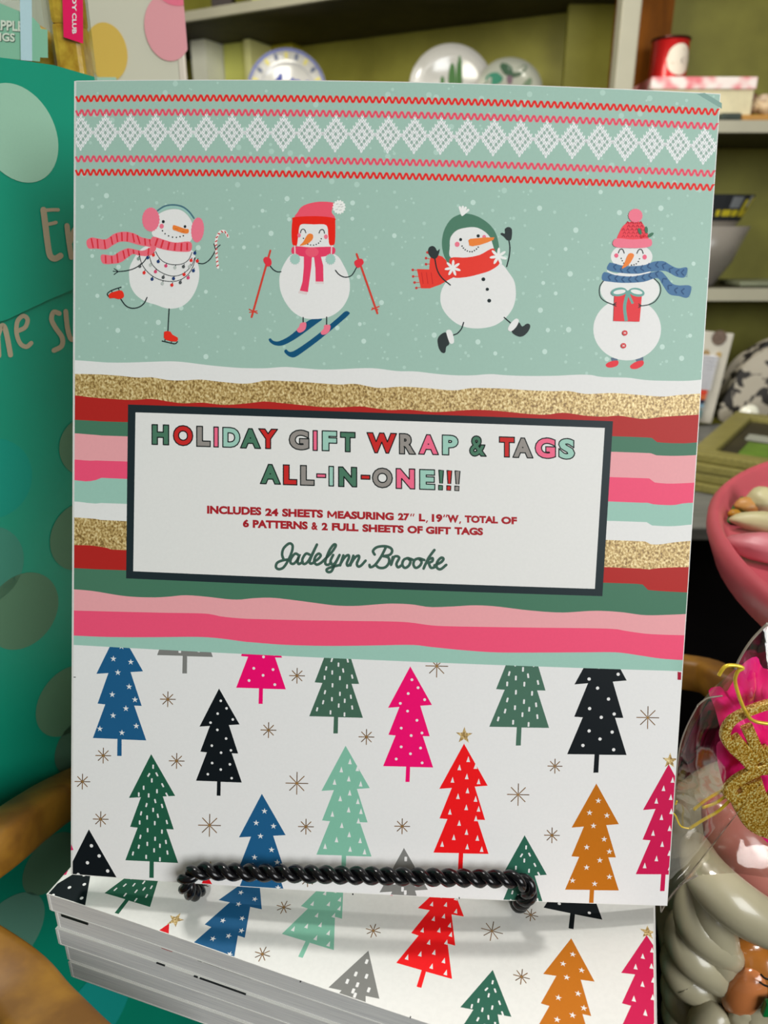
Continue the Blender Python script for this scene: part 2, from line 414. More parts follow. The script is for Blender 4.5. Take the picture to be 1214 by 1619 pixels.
DASH = [(2,-584,0),(-24,-532,1),(25,-539,-1),(-5,-500,0),(61,-475,-1),(-54,-452,0),(27,-436,0),(87,-419,-1),(-83,-409,0),(-23,-407,0),(17,-375,-.5),(-36,-347,.5),(59,-348,-.5),(5,-320,0),(-68,-294,.4),(34,-286,-.4),(-31,-271,0),(-76,-237,0),(16,-239,0),(89,-251,-.5),(-27,-193,0),(60,-190,0),(-71,-149,.4),(19,-143,0),(85,-128,-.3),(-80,-87,.4),(-28,-108,0),(49,-102,0),(14,-71,0),(95,-63,-.3),(-115,-42,.4),(-34,-27,0),(50,-18,0)]
STARS = [(7,-543),(-40,-469),(62,-456),(-13,-391),(54,-312),(-45,-260),(89,-238),(36,-183),(-39,-137),(98,-84),(-117,-54),(14,-39)]
TRIS = [(18,-568),(-31,-517),(62,-529),(14,-465),(-68,-441),(84,-438),(22,-381),(-32,-344),(71,-332),(19,-279),(-75,-248),(91,-273),(78,-215),(-18,-183),(27,-130),(-46,-95),(92,-97),(-112,-51),(35,-42),(120,-30)]
RECT = [(2,-594),(-30,-505),(30,-512),(-59,-450),(0,-450),(67,-443),(-10,-410),(7,-391),(-50,-359),(55,-345),(-45,-260),(30,-270),(70,-190),(-10,-170),(-70,-100),(40,-90),(80,-40),(-30,-30)]
TREES = [  # name, detail view, left and right tip of the lowest tier, colour, pattern, colour word
 ((100,920,3.794),(178,935),(498,952),K(30,88,130),'star','blue tree with white stars'),
 ((100,920,3.794),(563,437),(897,452),K(122,122,118),'rect','grey tree cut off by the stripe above'),
 ((100,920,3.794),(1037,632),(1335,647),K(232,10,105),'dot','magenta tree with white dots, cut off above'),
 ((400,920,3.794),(337,803),(659,818),K(66,100,82),'dash','green tree with white dashes, cut off above'),
 ((400,920,3.794),(780,1105),(1080,1113),K(232,10,105),'dot','magenta tree with white dots'),
 ((680,920,2.890),(270,660),(543,669),K(72,108,90),'dash','green tree with white dashes, cut off above'),
 ((680,920,2.890),(626,782),(897,796),BLACK,'dot','black tree with white dots, cut off above'),
 ((100,920,3.794),(796,1192),(1071,1204),BLACK,'dot','black tree with white dots'),
 ((40,1220,3.794),(600,532),(917,547),K(34,88,66),'dash','dark green tree with white dashes'),
 ((40,1220,3.794),(206,1085),(572,1094),BLACK,'dot','black tree cut off by the bottom edge'),
 ((340,1220,3.794),(117,768),(437,776),K(30,88,130),'star','blue tree with white stars'),
 ((340,1220,3.794),(608,495),(938,512),K(125,182,158),'tri','mint tree with white triangles'),
 ((620,1220,3.794),(247,487),(578,492),K(232,22,26),'tri','red tree with white triangles and a gold star'),
 ((340,1220,3.794),(954,1102),(1284,1112),K(122,122,118),'rect','grey tree cut off by the bottom edge'),
 ((620,1220,3.794),(616,996),(930,1004),K(42,94,76),'dash','green tree cut off by the bottom edge'),
 ((860,1180,3.429),(114,775),(405,783),K(184,106,20),'star','brown tree with white stars'),
 ((860,1180,3.429),(497,692),(798,700),K(194,24,76),'tri','crimson tree cut off by the right edge'),
 ((40,1220,3.794),(921,1268),(1251,1276),K(210,20,30),'tri','tip of a red tree at the bottom edge'),
]
BURST = [((100,920,3.794),627,704,45),((100,920,3.794),240,1042,45),((100,920,3.794),680,1074,45),((100,920,3.794),115,1198,45),((400,920,3.794),93,889,45),((400,920,3.794),264,563,45),((400,920,3.794),263,1208,66),((400,920,3.794),680,930,45),((400,920,3.794),1102,505,66),
 ((680,920,2.890),994,620,52),((680,920,2.890),570,842,34),((680,920,2.890),402,972,51),((40,1220,3.794),452,285,45),((40,1220,3.794),1105,322,66),((340,1220,3.794),545,330,45),((340,1220,3.794),1122,328,45),((340,1220,3.794),555,645,45),((620,1220,3.794),958,382,45)]
GSTAR = [((680,920,2.890),155,702,40),((860,1180,3.429),682,78,44),((40,1220,3.794),1108,585,50)]
BRN = K(96, 72, 44)
def draw_trees(sf, parent):
    rect = (EDGE, sf.W - EDGE, V14, BH - EDGE)
    for view, a, b, col, pat, lab in TREES:
        ox, oy, sc = view; f = lambda x, y: UP.uv(ox + x / sc, oy + y / sc)
        A, Bq = f(*a), f(*b); w = Bq[0] - A[0]; c = ((A[0] + Bq[0]) / 2, (A[1] + Bq[1]) / 2)
        art = Art(.000009); art.clip = rect; sk = (Bq[1] - A[1]) / w * .0
        T = lambda x, y: (c[0] + x * w, c[1] + y * w)
        art.poly([T(*p) for p in TREE], col)
        W0 = WHT; k = 1 / 300.0
        art.lv = 2
        if pat == 'dot':
            for x, y in DOTS: art.poly([T((x + 8.5 * math.cos(t * .524)) * k, (y + 8.5 * math.sin(t * .524)) * k) for t in range(12)], W0)
        elif pat in ('dash', 'rect'):
            for d in (DASH if pat == 'dash' else [(x, y, 0) for x, y in RECT]):
                h, wd = (12, 4.6) if pat == 'dash' else (13, 7); t = d[2] * .5; sc2 = .93
                q = [(-wd, -h + 2), (-wd + 2.5, -h), (wd - 2.5, -h), (wd, -h + 2), (wd, h - 2), (wd - 2.5, h), (-wd + 2.5, h), (-wd, h - 2)]
                art.poly([T((d[0] * sc2 + x * math.cos(t) - y * math.sin(t)) * k, (d[1] * sc2 + x * math.sin(t) + y * math.cos(t)) * k) for x, y in q], W0)
        elif pat == 'star':
            for x, y in STARS:
                art.poly([T((x * .95 + (18 if i % 2 == 0 else 6.5) * math.sin(i * math.pi / 5)) * k, (y * .95 - (18 if i % 2 == 0 else 6.5) * math.cos(i * math.pi / 5)) * k) for i in range(10)], W0)
        else:
            for x, y in TRIS: art.poly([T((x * .93 + dx) * k, (y * .93 + dy) * k) for dx, dy in ((0, -17), (10, 15), (-10, 15))], W0)
        art.build('printed_tree', sf, parent, label=lab)
    for (ox, oy, sc), x, y, r in BURST:
        art = Art(.000009); art.clip = rect; p = Pen(art, ox, oy, sc)
        for i in range(8):
            t = i * math.pi / 4 + .02; rr = r * (1 if i % 2 == 0 else .92)
            p.line([(x + r * .12 * math.cos(t), y + r * .12 * math.sin(t)), (x + rr * math.cos(t), y + rr * math.sin(t))], 5.6 * sc / 3.794, (K(122, 88, 46) if i % 3 else BRN), smooth=False)
        p.ell(x, y, r * .12, r * .12, K(150, 112, 60), 8)
        art.build('printed_starburst', sf, parent)
    for (ox, oy, sc), x, y, r in GSTAR:
        art = Art(.000010); art.clip = rect; p = Pen(art, ox, oy, sc)
        p.poly([(x + (r if i % 2 == 0 else r * .4) * math.sin(i * math.pi / 5 + .05), y - (r if i % 2 == 0 else r * .4) * math.cos(i * math.pi / 5 + .05)) for i in range(10)], BRN, True)
        art.build('printed_gold_star', sf, parent)
    art = Art(.000009)                         # perforation ticks and the red corner mark
    for (ox, oy, sc), q in (((100,920,3.794), [(62,569),(75,569),(75,574),(62,574)]), ((340,1220,3.794), [(822,730),(830,730),(830,740),(822,740)]), ((620,1220,3.794), [(399,752),(405,752),(405,764),(399,764)]), ((680,920,2.890), [(1130,411),(1147,413),(1146,448),(1130,447)])):
        p = Pen(art, ox, oy, sc); p.poly(q, K(160, 20, 50) if sc < 3 else K(30, 30, 30))
    for (ox, oy, sc), q in (((40,1220,3.794), [(276,436),(289,470),(273,472)]),):
        Pen(art, ox, oy, sc).poly(q, K(205, 50, 100))
    o = art.build('printed_marks', sf, parent); o['kind'] = 'stuff'

def draw_upper(sf, cover):
    # snow dots -------------------------------------------------
    a = Art(.000006); SN = K(190, 214, 203); SN2 = K(172, 201, 188)
    SD = {(110,300): [(272,44,20),(168,69,13),(94,125,15),(643,96,13),(1013,141,12),(1116,208,11),(379,262,11),(405,180,6),(484,86,6),(950,428,20),(167,489,15),(154,633,9),(205,783,16),(56,385,9),(394,716,12),(361,570,18),(1006,753,15),(1079,790,8),(318,860,11),(228,947,12),(145,988,9),(72,877,8),(474,813,8),(597,850,12),(824,873,18),(655,979,20),(356,1038,19),(281,1019,9),(545,1112,13),(614,1048,6),(352,1165,8),(881,1012,7),(1102,914,7),(1096,1085,12),(1090,1195,9),(1006,1232,20),(565,1238,12),(745,1162,6),(72,1232,10),(176,1238,7),(1122,592,9),(1159,496,7),(1190,300,6),(1181,78,9),(797,10,7),(408,1248,6),(660,1208,6)],
          (370,300): [(195,41,10),(391,66,20),(875,97,19),(210,155,15),(987,124,12),(1200,130,12),(407,218,16),(146,274,12),(273,322,20),(177,417,12),(73,426,15),(41,325,9),(873,214,15),(958,293,10),(1183,339,18),(1047,353,12),(822,391,9),(960,438,12),(1171,548,14),(98,569,8),(920,643,16),(268,768,9),(66,703,8),(879,748,8),(1088,833,19),(953,738,7),(43,950,15),(286,923,8),(8,1061,11),(247,1029,10),(928,992,15),(1043,1033,9),(762,1020,18),(957,1118,19),(68,1168,14),(737,1160,12),(370,1160,12),(665,1284,12),(850,1077,6),(717,1087,6),(922,1268,7),(271,1283,7),(1202,1238,8),(927,29,8),(770,222,8)],
          (630,300): [(550,94,20),(440,118,12),(1041,136,20),(695,153,13),(112,98,9),(489,10,9),(744,8,9),(933,153,12),(1152,165,13),(850,211,13),(40,232,12),(189,248,14),(932,264,11),(179,352,9),(1116,332,9),(977,432,11),(1115,480,12),(26,426,8),(1058,605,8),(1068,688,15),(1160,765,15),(18,762,12),(285,838,12),(1047,889,20),(869,810,10),(1022,792,6),(8,953,9),(214,917,6),(302,958,9),(1102,1036,17),(263,1073,20),(127,1103,13),(586,1123,20),(851,1130,8),(495,1204,12),(714,1208,16),(1079,1195,20),(459,1251,7),(42,1312,14),(286,1322,11),(791,1326,12),(979,1248,9),(923,16,8),(790,244,8),(790,500,16),(848,468,8)],
          (880,300): [(324,17,17),(463,169,20),(769,136,21),(658,159,12),(217,188,8),(323,143,7),(141,298,21),(775,290,13),(867,361,14),(391,393,8),(66,438,15),(232,466,8),(1072,248,11),(966,44,9),(1055,8,14),(1010,546,16),(99,621,21),(303,655,14),(234,666,10),(277,569,7),(1103,656,9),(119,878,9),(830,937,7),(924,926,8),(88,1033,21),(194,995,7),(985,1077,15),(779,1160,20),(179,1166,11),(922,1244,20),(370,1250,18),(165,1278,7),(767,1288,9),(1063,1340,6),(467,1360,12),(221,1354,12)]}
    for (ox, oy), L in SD.items():
        p = Pen(a, ox, oy, 4.669)
        for x, y, r in L: p.ell(x, y, r * .95, r, SN if r > 14 else SN2, 12); a.lv = 0
    rnd = random.Random(3)
    for _ in range(330):
        u, v = rnd.uniform(.002, .268), rnd.uniform(.001, B[0][0][1] - .004); r = rnd.choice([.00035, .0005, .0007, .0012 if v < .045 else .0005])
        a.poly([(u + r * math.cos(t * .785), v + r * math.sin(t * .785)) for t in range(8)], SN2)
    o = a.build('printed_snow', sf, cover, label='pale snow dots over the mint sky'); o['kind'] = 'stuff'
    # knitted border --------------------------------------------
    def row(px_y): return sum(UP.uv(630 + d, px_y + sl)[1] for d, sl in ((0, 0),)) 
    for y, col in ((158.5, K(222, 48, 44)), (181.5, K(226, 84, 104)), (256.5, K(226, 84, 104)), (278.5, K(222, 48, 44))):
        v0 = row(y); a = Art(.000009); n = 99; st = 12; P = [(EDGE + (BW - 2 * EDGE) * i / (n * st), v0 - .00112 * math.cos(2 * math.pi * i / st + .6)) for i in range(n * st + 1)]
        for i in range(len(P) - 1):
            (x0, y0), (x1, y1) = P[i], P[i + 1]; d = Vector((x1 - x0, y1 - y0, 0)).normalized(); nn = Vector((-d.y, d.x, 0)) * .00046; e = d * .00008
            a.f.append(([(x0 - e.x + nn.x, y0 - e.y + nn.y), (x1 + e.x + nn.x, y1 + e.y + nn.y), (x1 + e.x - nn.x, y1 + e.y - nn.y), (x0 - e.x - nn.x, y0 - e.y - nn.y)], col, False, (i % 2) * 2e-6))
        a.build('printed_knit_row', sf, cover)
    vc = row(214.0); pu = .27 / 24.72
    u_c = UP.uv(127.5, 213)[0]
    sx, sy = pu / 10.2, .00134
    k = 0
    while u_c + k * pu < BW + .5 * pu:
        a = Art(.000009); cu = u_c + k * pu; a.clip = (EDGE, BW - EDGE, 0, .2)
        a.poly([(cu + dx * sx * 4.6, vc + dy * sy * 4.6) for dx, dy in ((0, -1), (1, 0), (0, 1), (-1, 0))], K(150, 172, 162)); a.lv = 2
        for i in range(-5, 6):
            for j in range(-5, 6):
                if abs(i) + abs(j) in (5, 4, 2, 1):
                    x, y = cu + i * sx, vc + j * sy
                    for s in (-1, 1):
                        w, h = sx * .2, sy * .62
                        a.poly([(x + s * sx * .42 - w, y - h), (x + s * sx * .42 + w, y - h), (x + s * sx * .08 + w, y + h * .8), (x + s * sx * .08 - w, y + h * .8)], K(236, 236, 232))
        a.build('printed_knit_diamond', sf, cover); k += 1
    stripe(sf, cover, 'printed_sky', [(0, EDGE), (BW, EDGE)], B[0], MINT, label='plain mint sky behind the snowmen')
    # wavy stripes ----------------------------------------------
    cols = [(WH, 0, 'white snow stripe'), (WH, 1, 'gold glitter stripe'), (DRED, 0, 'dark red stripe'), (GREEN, 0, 'green stripe'), (LPINK, 0, 'pale pink stripe'), (HPINK, 0, 'hot pink stripe'), (MINT2, 0, 'mint stripe'), (WH, 0, 'white stripe'), (WH, 1, 'gold glitter stripe below the white one'), (DRED, 0, 'dark red stripe below the gold'), (GREEN, 0, 'green stripe under the title panel'), (LPINK, 0, 'lower pale pink stripe'), (HPINK, 0, 'lower hot pink stripe'), (MINT2, 0, 'lower mint stripe'), (WHT, 0, 'white ground behind the printed trees')]
    for i, (c, g, lab) in enumerate(cols):
        bot = B[i + 1] if i + 1 < len(B) else [(0, BH - EDGE), (BW, BH - EDGE)]
        stripe(sf, cover, 'printed_stripe', B[i], bot, c, gold=bool(g), label=lab)
    # title panel -----------------------------------------------
    def quad_panel(name, TLp, TRp, BRp, BLp, col, lay, label):
        q = [UP.uv(*p) for p in (TLp, TRp, BRp, BLp)]; a = Art(lay); n = 40
        for i in range(n):
            t0, t1 = i / n, (i + 1) / n; L = lambda A, Bp, t: (A[0] + (Bp[0] - A[0]) * t, A[1] + (Bp[1] - A[1]) * t)
            a.f.append(([L(q[0], q[1], t0), L(q[0], q[1], t1), L(q[3], q[2], t1), L(q[3], q[2], t0)], col, False, 0))
        a.build(name, sf, cover, label=label)
    quad_panel('title_frame', (202.3,639.5), (969,665.9), (952.2,942.6), (199.3,914.4), CHAR, .000007, 'charcoal border of the title panel')
    quad_panel('title_panel', (214.2,652), (956,676.6), (940.3,931), (210.6,903.1), K(221, 220, 216), .000011, 'plain off-white title panel')
    g, r, y, p_, m = K(74, 118, 94), K(196, 42, 40), K(144, 138, 132), K(244, 104, 134), K(154, 196, 180)
    c4 = (230, 650, 3.469); c5 = (570, 650, 3.469)
    T1 = [(c4,'H',33,71,130,188,g),(c4,'O',150,75,262,194,r),(c4,'L',278,80,358,198,y),(c4,'I',372,84,402,200,p_),(c4,'D',421,86,521,203,m),(c4,'A',518,92,634,208,g),(c4,'Y',618,94,727,210,r),
          (c4,'G',785,99,899,217,y),(c4,'I',916,104,945,219,p_),(c4,'F',966,105,1052,222,m),(c4,'T',1066,112,1152,227,g),
          (c5,'W',32,115,200,235,r),(c5,'R',210,120,305,240,y),(c5,'A',315,125,430,242,p_),(c5,'P',445,128,538,245,m),(c5,'&',595,132,692,252,g),(c5,'T',758,138,846,256,r),(c5,'A',832,143,948,260,y),(c5,'G',954,142,1072,264,p_),(c5,'S',1083,146,1177,268,m),
          (c4,'A',627,288,743,404,g),(c4,'L',753,292,833,408,r),(c4,'L',847,295,928,411,y),(c4,'-',936,341,991,368,p_),(c4,'I',1003,300,1034,414,m),(c4,'N',1056,303,1161,419,g),
          (c5,'-',0,348,54,377,r),(c5,'O',62,308,177,425,y),(c5,'N',192,312,300,430,p_),(c5,'E',321,317,410,434,m),(c5,'!',425,321,458,436,g),(c5,'!',470,323,503,438,r),(c5,'!',514,325,548,440,y)]
    words = {'HOLIDAY': T1[:7], 'GIFT': T1[7:11], 'WRAP': T1[11:15], 'and sign': T1[15:16], 'TAGS': T1[16:20], 'ALL-IN-ONE!!!': T1[20:]}
    for wd, L in words.items():
        a = Art(.000015)
        for (ox, oy, sc), ch, x0, y0, x1, y1, col in L:
            p = Pen(a, ox, oy, sc)
            if ch == '!':
                w_ = x1 - x0 - 6
                for q in ([(x0 + 4, y0 + 3), (x1 - 3, y0 + 4), (x1 - 9, y0 + 76), (x0 + 9, y0 + 75)], [(x0 + 3, y1 - 29), (x1 - 8, y1 - 28), (x1 - 9, y1 - 3), (x0 + 2, y1 - 4)]):
                    a.lv = 0; p.poly(q, col); p.line(q + q[:1], 6.5, K(22, 30, 30), smooth=False)
                continue
            text(p, ch, x0 + 3, y0 + 3, x1 - 3, y1 - 3, col, bold=.066 if ch not in '-&' else .04, outline=6.5)
        a.build('title_word', sf, cover, label='outlined multicoloured title word ' + wd)
    RT = K(166, 34, 42); c6 = (320, 780, 4.669); c7 = (570, 780, 4.669); a = Art(.000015)
    for vw, wd, x0, y0, x1, y1 in ((c6,'INCLUDES',36,92,433,161),(c6,'24',465,112,558,168),(c6,'SHEETS',590,114,888,180),(c6,'EASURING',1000,131,1410,198),(c7,'27',278,147,358,200),(c7,'L',432,152,475,206),(c7,'19',527,154,602,212),(c7,'W',642,160,722,216),(c7,'TOTAL',770,164,1012,222),(c7,'OF',1040,173,1152,228),
                               (c6,'6',300,194,342,250),(c6,'PATTERNS',373,197,775,266),(c6,'&',805,213,850,270),(c6,'2',882,218,923,272),(c6,'FULL',957,220,1150,280),(c7,'SHEETS',15,229,317,292),(c7,'OF',347,240,457,297),(c7,'GIFT',483,245,665,303),(c7,'TAGS',695,250,902,309)):
        text(Pen(a, *vw), wd, x0, y0, x1, y1, RT, bold=.03, outline=4 if wd != '&' else 2, ocol=RT)
    p = Pen(a, *c6)
    for q in ([(928,182),(928,133)], [(928,130),(956,172)], [(956,172),(986,133)], [(986,135),(986,187)]): p.line(q, 14, RT, smooth=False, cap=False)
    p = Pen(a, *c7)
    for x, y in ((368,150),(386,150),(612,157),(630,157)): p.line([(x + 8, y), (x + 1, y + 20)], 9, RT, smooth=False, cap=False)
    for x, y in ((488,200),(733,207)): p.line([(x + 5, y), (x - 3, y + 18)], 9, RT, smooth=False, cap=False)
    a.build('contents_lettering', sf, cover, label='small red lettering listing the sheets')
    a = Art(.000015); SG = K(62, 92, 80); p = Pen(a, *c6); Lw = 20
    for q in ([(600,490),(588,450),(600,405),(640,370),(665,385),(660,430),(635,490),(600,545),(565,560),(543,545),(553,512),(600,493),(650,488)],
              [(712,458),(685,445),(655,480),(650,512),(672,520),(700,492),(718,450),(703,500),(712,522),(740,505)],
              [(790,452),(765,445),(740,480),(738,512),(758,520),(788,490),(845,378)], [(845,378),(795,490),(797,518),(822,512)],
              [(822,505),(850,488),(873,460),(858,445),(835,465),(825,502),(842,526),(872,515),(900,490)],
              [(900,490),(950,440),(984,388),(970,378),(938,420),(910,490),(908,520),(928,528),(950,510)],
              [(965,455),(945,500),(957,525),(982,510),(1012,455)], [(1012,455),(975,530),(952,575),(925,580),(917,562),(950,545),(1010,530)],
              [(1040,458),(1016,532)], [(1018,522),(1050,472),(1076,456),(1082,474),(1066,515),(1072,534),(1090,522),(1112,470)], [(1114,460),(1092,532)], [(1094,522),(1126,474),(1152,460),(1156,478),(1140,518),(1150,540),(1172,532),(1204,497)]): p.line(q, Lw, SG)
    p = Pen(a, *c7)
    for q in ([(104,452),(92,425),(120,398),(175,390),(220,402),(233,428),(213,455),(165,463)], [(187,397),(150,470),(105,530),(72,545),(66,528)], [(165,463),(205,475),(210,510),(183,545),(140,550),(112,530)],
              [(238,470),(225,528)], [(225,528),(250,468),(285,474),(265,520),(277,546),(306,528)],
              [(345,478),(318,492),(308,525),(326,550),(355,535),(368,500),(348,478),(390,492)], [(428,480),(400,492),(390,525),(407,550),(437,535),(450,505),(430,480),(470,492)],
              [(545,418),(500,480),(465,555)], [(470,540),(500,492),(530,478),(530,500),(500,514)], [(503,514),(520,550),(552,542)], [(545,532),(592,510),(612,485),(595,475),(567,505),(562,545),(590,560),(632,528)]): p.line(q, Lw, SG)
    a.build('script_signature', sf, cover, label='green handwritten script line')

def snowmen(sf, cover):
    BK = K(32, 42, 44); OR = K(238, 128, 56); SW = K(224, 223, 220); PK = K(240, 118, 138)
    # ---- skater
    a = Art(.000010); p = Pen(a, 110, 300, 4.669)
    p.blob([(515,450),(470,515),(442,580),(440,650),(452,715),(492,778),(560,825),(640,850),(700,872),(760,878),(830,860),(890,810),(932,740),(955,660),(955,580),(930,500),(890,440),(700,400),(580,410)], SW)
    p.line([(655,165),(700,138),(765,128),(830,140),(870,165),(900,205)], 12, K(150, 192, 182))
    p.line([(648,155),(700,122),(765,112),(830,124),(880,160),(918,210)], 12, K(74, 112, 124))
    p.blob([(608,300),(640,200),(700,157),(770,143),(830,155),(880,200),(908,260),(908,330),(885,385),(800,395),(700,378),(622,345)], SW)
    p.line([(570,500),(540,540),(480,580),(420,598),(360,604)], 8, BK)
    for q in ([(360,604),(330,583)], [(360,604),(322,602)], [(360,604),(328,626)]): p.line(q, 7, BK)
    SC = K(242, 108, 122); ST = K(214, 50, 62)
    p.blob([(125,380),(160,353),(210,360),(270,365),(330,325),(400,310),(470,320),(530,350),(600,365),(640,362),(640,425),(560,417),(500,405),(430,385),(370,385),(320,410),(270,440),(200,435),(140,432)], SC)
    p.blob([(235,480),(320,485),(370,455),(430,432),(480,440),(540,450),(600,425),(640,430),(600,485),(520,487),(470,475),(430,500),(380,535),(320,547),(245,543)], SC)
    for x0, y0, x1, y1 in ((160,358,175,430),(205,362,210,434),(255,368,265,438),(305,345,318,405),(345,325,355,385),(385,314,388,380),(428,314,425,382),(465,322,478,388),(500,335,520,400),(555,358,560,410),(590,366,600,412),(265,485,268,543),(310,488,315,543),(350,470,358,540),(395,450,408,510),(430,437,440,492),(470,442,475,474),(510,450,515,484),(585,430,580,480)): p.line([(x0, y0), (x1, y1)], 11, ST, smooth=False, cap=False)
    p.blob([(605,355),(632,348),(700,370),(780,390),(892,385),(895,450),(830,458),(740,450),(660,432),(600,405)], SC)
    for x0, y0, x1, y1 in ((650,358,632,420),(690,372),(735,388),(780,395),(825,395),(868,392)) if False else ((650,360,632,415),(692,372,674,430),(737,386,724,443),(782,393,774,450),(827,394,823,453),(868,392,868,448)): p.line([(x0, y0), (x1, y1)], 13, ST, smooth=False, cap=False)
    def fur(x, y, rx, ry, c, rot=0): p.ell(x, y, rx, ry, c, rot=rot, scal=.035, ns=22)
    fur(600, 220, 64, 88, K(242, 118, 138)); fur(945, 297, 47, 92, K(242, 118, 138), .08)
    p.ell(692, 236, 11, 12, BK); p.ell(852, 272, 10, 11, BK); p.ell(680, 269, 16, 18, PK)
    p.blob([(762,270),(775,262),(850,287),(878,292),(876,320),(840,322),(790,305),(763,294)], OR)
    p.line([(775,285),(800,292)], 4, K(200, 95, 40), smooth=False); p.line([(830,308),(850,308)], 4, K(200, 95, 40), smooth=False)
    p.dots([(686,303),(705,325),(731,341),(760,350),(789,352),(816,347),(840,340)], 5.5, BK)
    p.line([(950,543),(990,545),(1030,520),(1060,480),(1085,430)], 8, BK)
    p.line([(1095,575),(1085,480),(1080,400),(1090,345),(1112,312),(1145,308),(1170,348)], 18, K(232, 226, 220))
    for i, (x, y) in enumerate([(1093,560),(1090,530),(1087,500),(1085,470),(1083,440),(1081,410),(1083,380),(1088,350),(1102,325),(1125,310),(1150,314),(1166,338)]):
        t = -.6 if i < 8 else .3 + (i - 8) * .4; p.line([(x - 10 * math.cos(t), y - 10 * math.sin(t)), (x + 10 * math.cos(t), y + 10 * math.sin(t))], 9, K(196, 66, 66), smooth=False, cap=False)
    p.line([(1078,440),(1066,400)], 7, BK); p.line([(1085,430),(1112,408)], 7, BK)
    for q in ([(635,455),(660,500),(700,535),(760,553),(830,548),(880,515),(905,460)], [(590,490),(610,550),(660,600),(730,632),(790,636),(850,612),(900,560),(925,500)], [(515,470),(535,550),(590,620),(660,662),(740,677),(810,668),(870,630),(910,570),(930,500)]): p.line(q, 5, BK)
    cc = {'r': K(222, 52, 46), 'b': K(34, 60, 110), 'p': K(212, 72, 110), 'w': K(180, 186, 180), 'k': K(80, 84, 84), 'g': K(130, 150, 140)}
    for x, y, c in ((619,482,'r'),(655,530,'b'),(711,562,'p'),(778,575,'w'),(841,568,'k'),(898,522,'r'),(925,468,'b'),(943,527,'r'),(577,502,'b'),(509,510,'g'),(519,565,'k'),(598,556,'w'),(551,613,'r'),(635,605,'p'),(610,660,'b'),(692,647,'k'),(686,692,'w'),(756,704,'r'),(768,656,'b'),(818,685,'k'),(846,626,'r'),(876,650,'p'),(915,598,'b'),(888,568,'w')):
        p.line([(x + 6, y - 18), (x, y)], 6, BK, smooth=False); p.ell(x, y, 12, 13, cc[c], 12)
    p.line([(736,880),(727,1045)], 8, BK); p.line([(573,795),(550,840),(510,868),(460,875),(415,855),(378,805)], 8, BK)
    RD = K(226, 50, 34)
    p.line([(290,788),(280,770),(300,750),(340,733),(382,720)], 8, BK); p.line([(312,745),(318,768)], 6, BK); p.line([(362,728),(370,750)], 6, BK)
    p.blob([(290,785),(300,765),(350,748),(385,745),(402,770),(398,797),(365,808),(330,800),(298,802)], RD, 3)
    p.line([(685,1117),(740,1130),(780,1137),(798,1122)], 8, BK); p.line([(707,1095),(705,1120)], 6, BK); p.line([(755,1115),(752,1135)], 6, BK)
    p.poly([(698,1050),(715,1044),(745,1047),(760,1070),(800,1092),(802,1110),(790,1122),(750,1120),(710,1108),(697,1092)], RD)
    a.build('printed_snowman', sf, cover, label='skating snowman with earmuffs and a candy cane')
    # ---- skier
    a = Art(.000010); p = Pen(a, 370, 300, 4.669); BL = K(18, 80, 116); RO = K(206, 66, 52)
    p.blob([(255,1105),(270,1097),(290,1115),(330,1118),(400,1085),(470,1030),(560,960),(650,953),(600,995),(470,1090),(370,1145),(310,1150),(270,1130)], BL)
    p.blob([(370,1190),(385,1178),(405,1195),(440,1190),(520,1140),(640,1050),(760,950),(820,898),(850,905),(845,925),(760,1000),(640,1100),(520,1190),(450,1235),(410,1232),(380,1210)], BL)
    p.blob([(440,470),(380,530),(340,620),(335,700),(350,770),(385,840),(440,905),(520,948),(620,953),(710,935),(790,880),(840,800),(855,720),(845,640),(810,560),(750,480),(600,440)], SW)
    p.line([(510,943),(510,985)], 9, BK); p.line([(683,940),(683,1000)], 9, BK)
    p.blob([(490,985),(530,980),(530,1020),(510,1045),(480,1055),(462,1035),(482,1008)], PK, 3); p.blob([(665,1000),(710,1000),(705,1040),(680,1065),(650,1070),(640,1050),(662,1025)], PK, 3)
    p.poly([(490,255),(685,255),(700,330),(735,425),(470,425),(462,400),(475,310)], SW)
    p.blob([(455,208),(470,165),(500,125),(560,100),(640,88),(738,98),(725,140),(722,170),(740,215),(600,225)], K(242, 84, 104))
    p.blob([(430,230),(445,203),(600,195),(735,208),(747,240),(745,385),(728,410),(703,403),(695,340),(680,262),(585,256),(492,258),(475,330),(464,408),(440,412),(428,390),(424,320)], K(228, 38, 26))
    p.ell(775, 128, 46, 50, K(232, 232, 226), scal=.09, ns=14)
    for x, y in ((762,105),(790,108),(775,125),(758,145),(785,150),(798,125)): p.line([(x - 9, y + 3), (x + 9, y - 2)], 4, K(168, 172, 168), smooth=False)
    S1 = K(226, 62, 98); S2 = K(236, 88, 112)
    p.blob([(430,425),(480,418),(560,425),(650,422),(738,425),(742,470),(700,482),(650,495),(560,498),(480,488),(428,470)], S1, 4)
    p.poly([(515,480),(575,490),(570,570),(555,680),(545,755),(485,745),(505,680),(515,570)], S1); p.poly([(590,490),(640,490),(658,560),(660,678),(602,678),(600,580)], S1)
    p.ell(575, 460, 50, 36, S2)
    for i in range(8): p.line([(482 + i * 8, 748 + i), (478 + i * 8, 764 + i * 1.6)], 3, K(215, 170, 170), smooth=False); p.line([(603 + i * 8, 680), (603 + i * 8, 694)], 3, K(215, 170, 170), smooth=False)
    p.line([(448,415),(450,478)], 9, K(228, 200, 200), smooth=False); p.line([(720,415),(718,478)], 9, K(228, 200, 200), smooth=False)
    p.ell(450, 512, 37, 39, K(160, 196, 184), scal=.08, ns=14); p.ell(712, 513, 36, 39, K(160, 196, 184), scal=.08, ns=14)
    p.line([(490,318),(497,298),(510,291),(522,298),(530,318)], 7, BK); p.line([(628,320),(636,300),(650,294),(662,301),(668,322)], 7, BK)
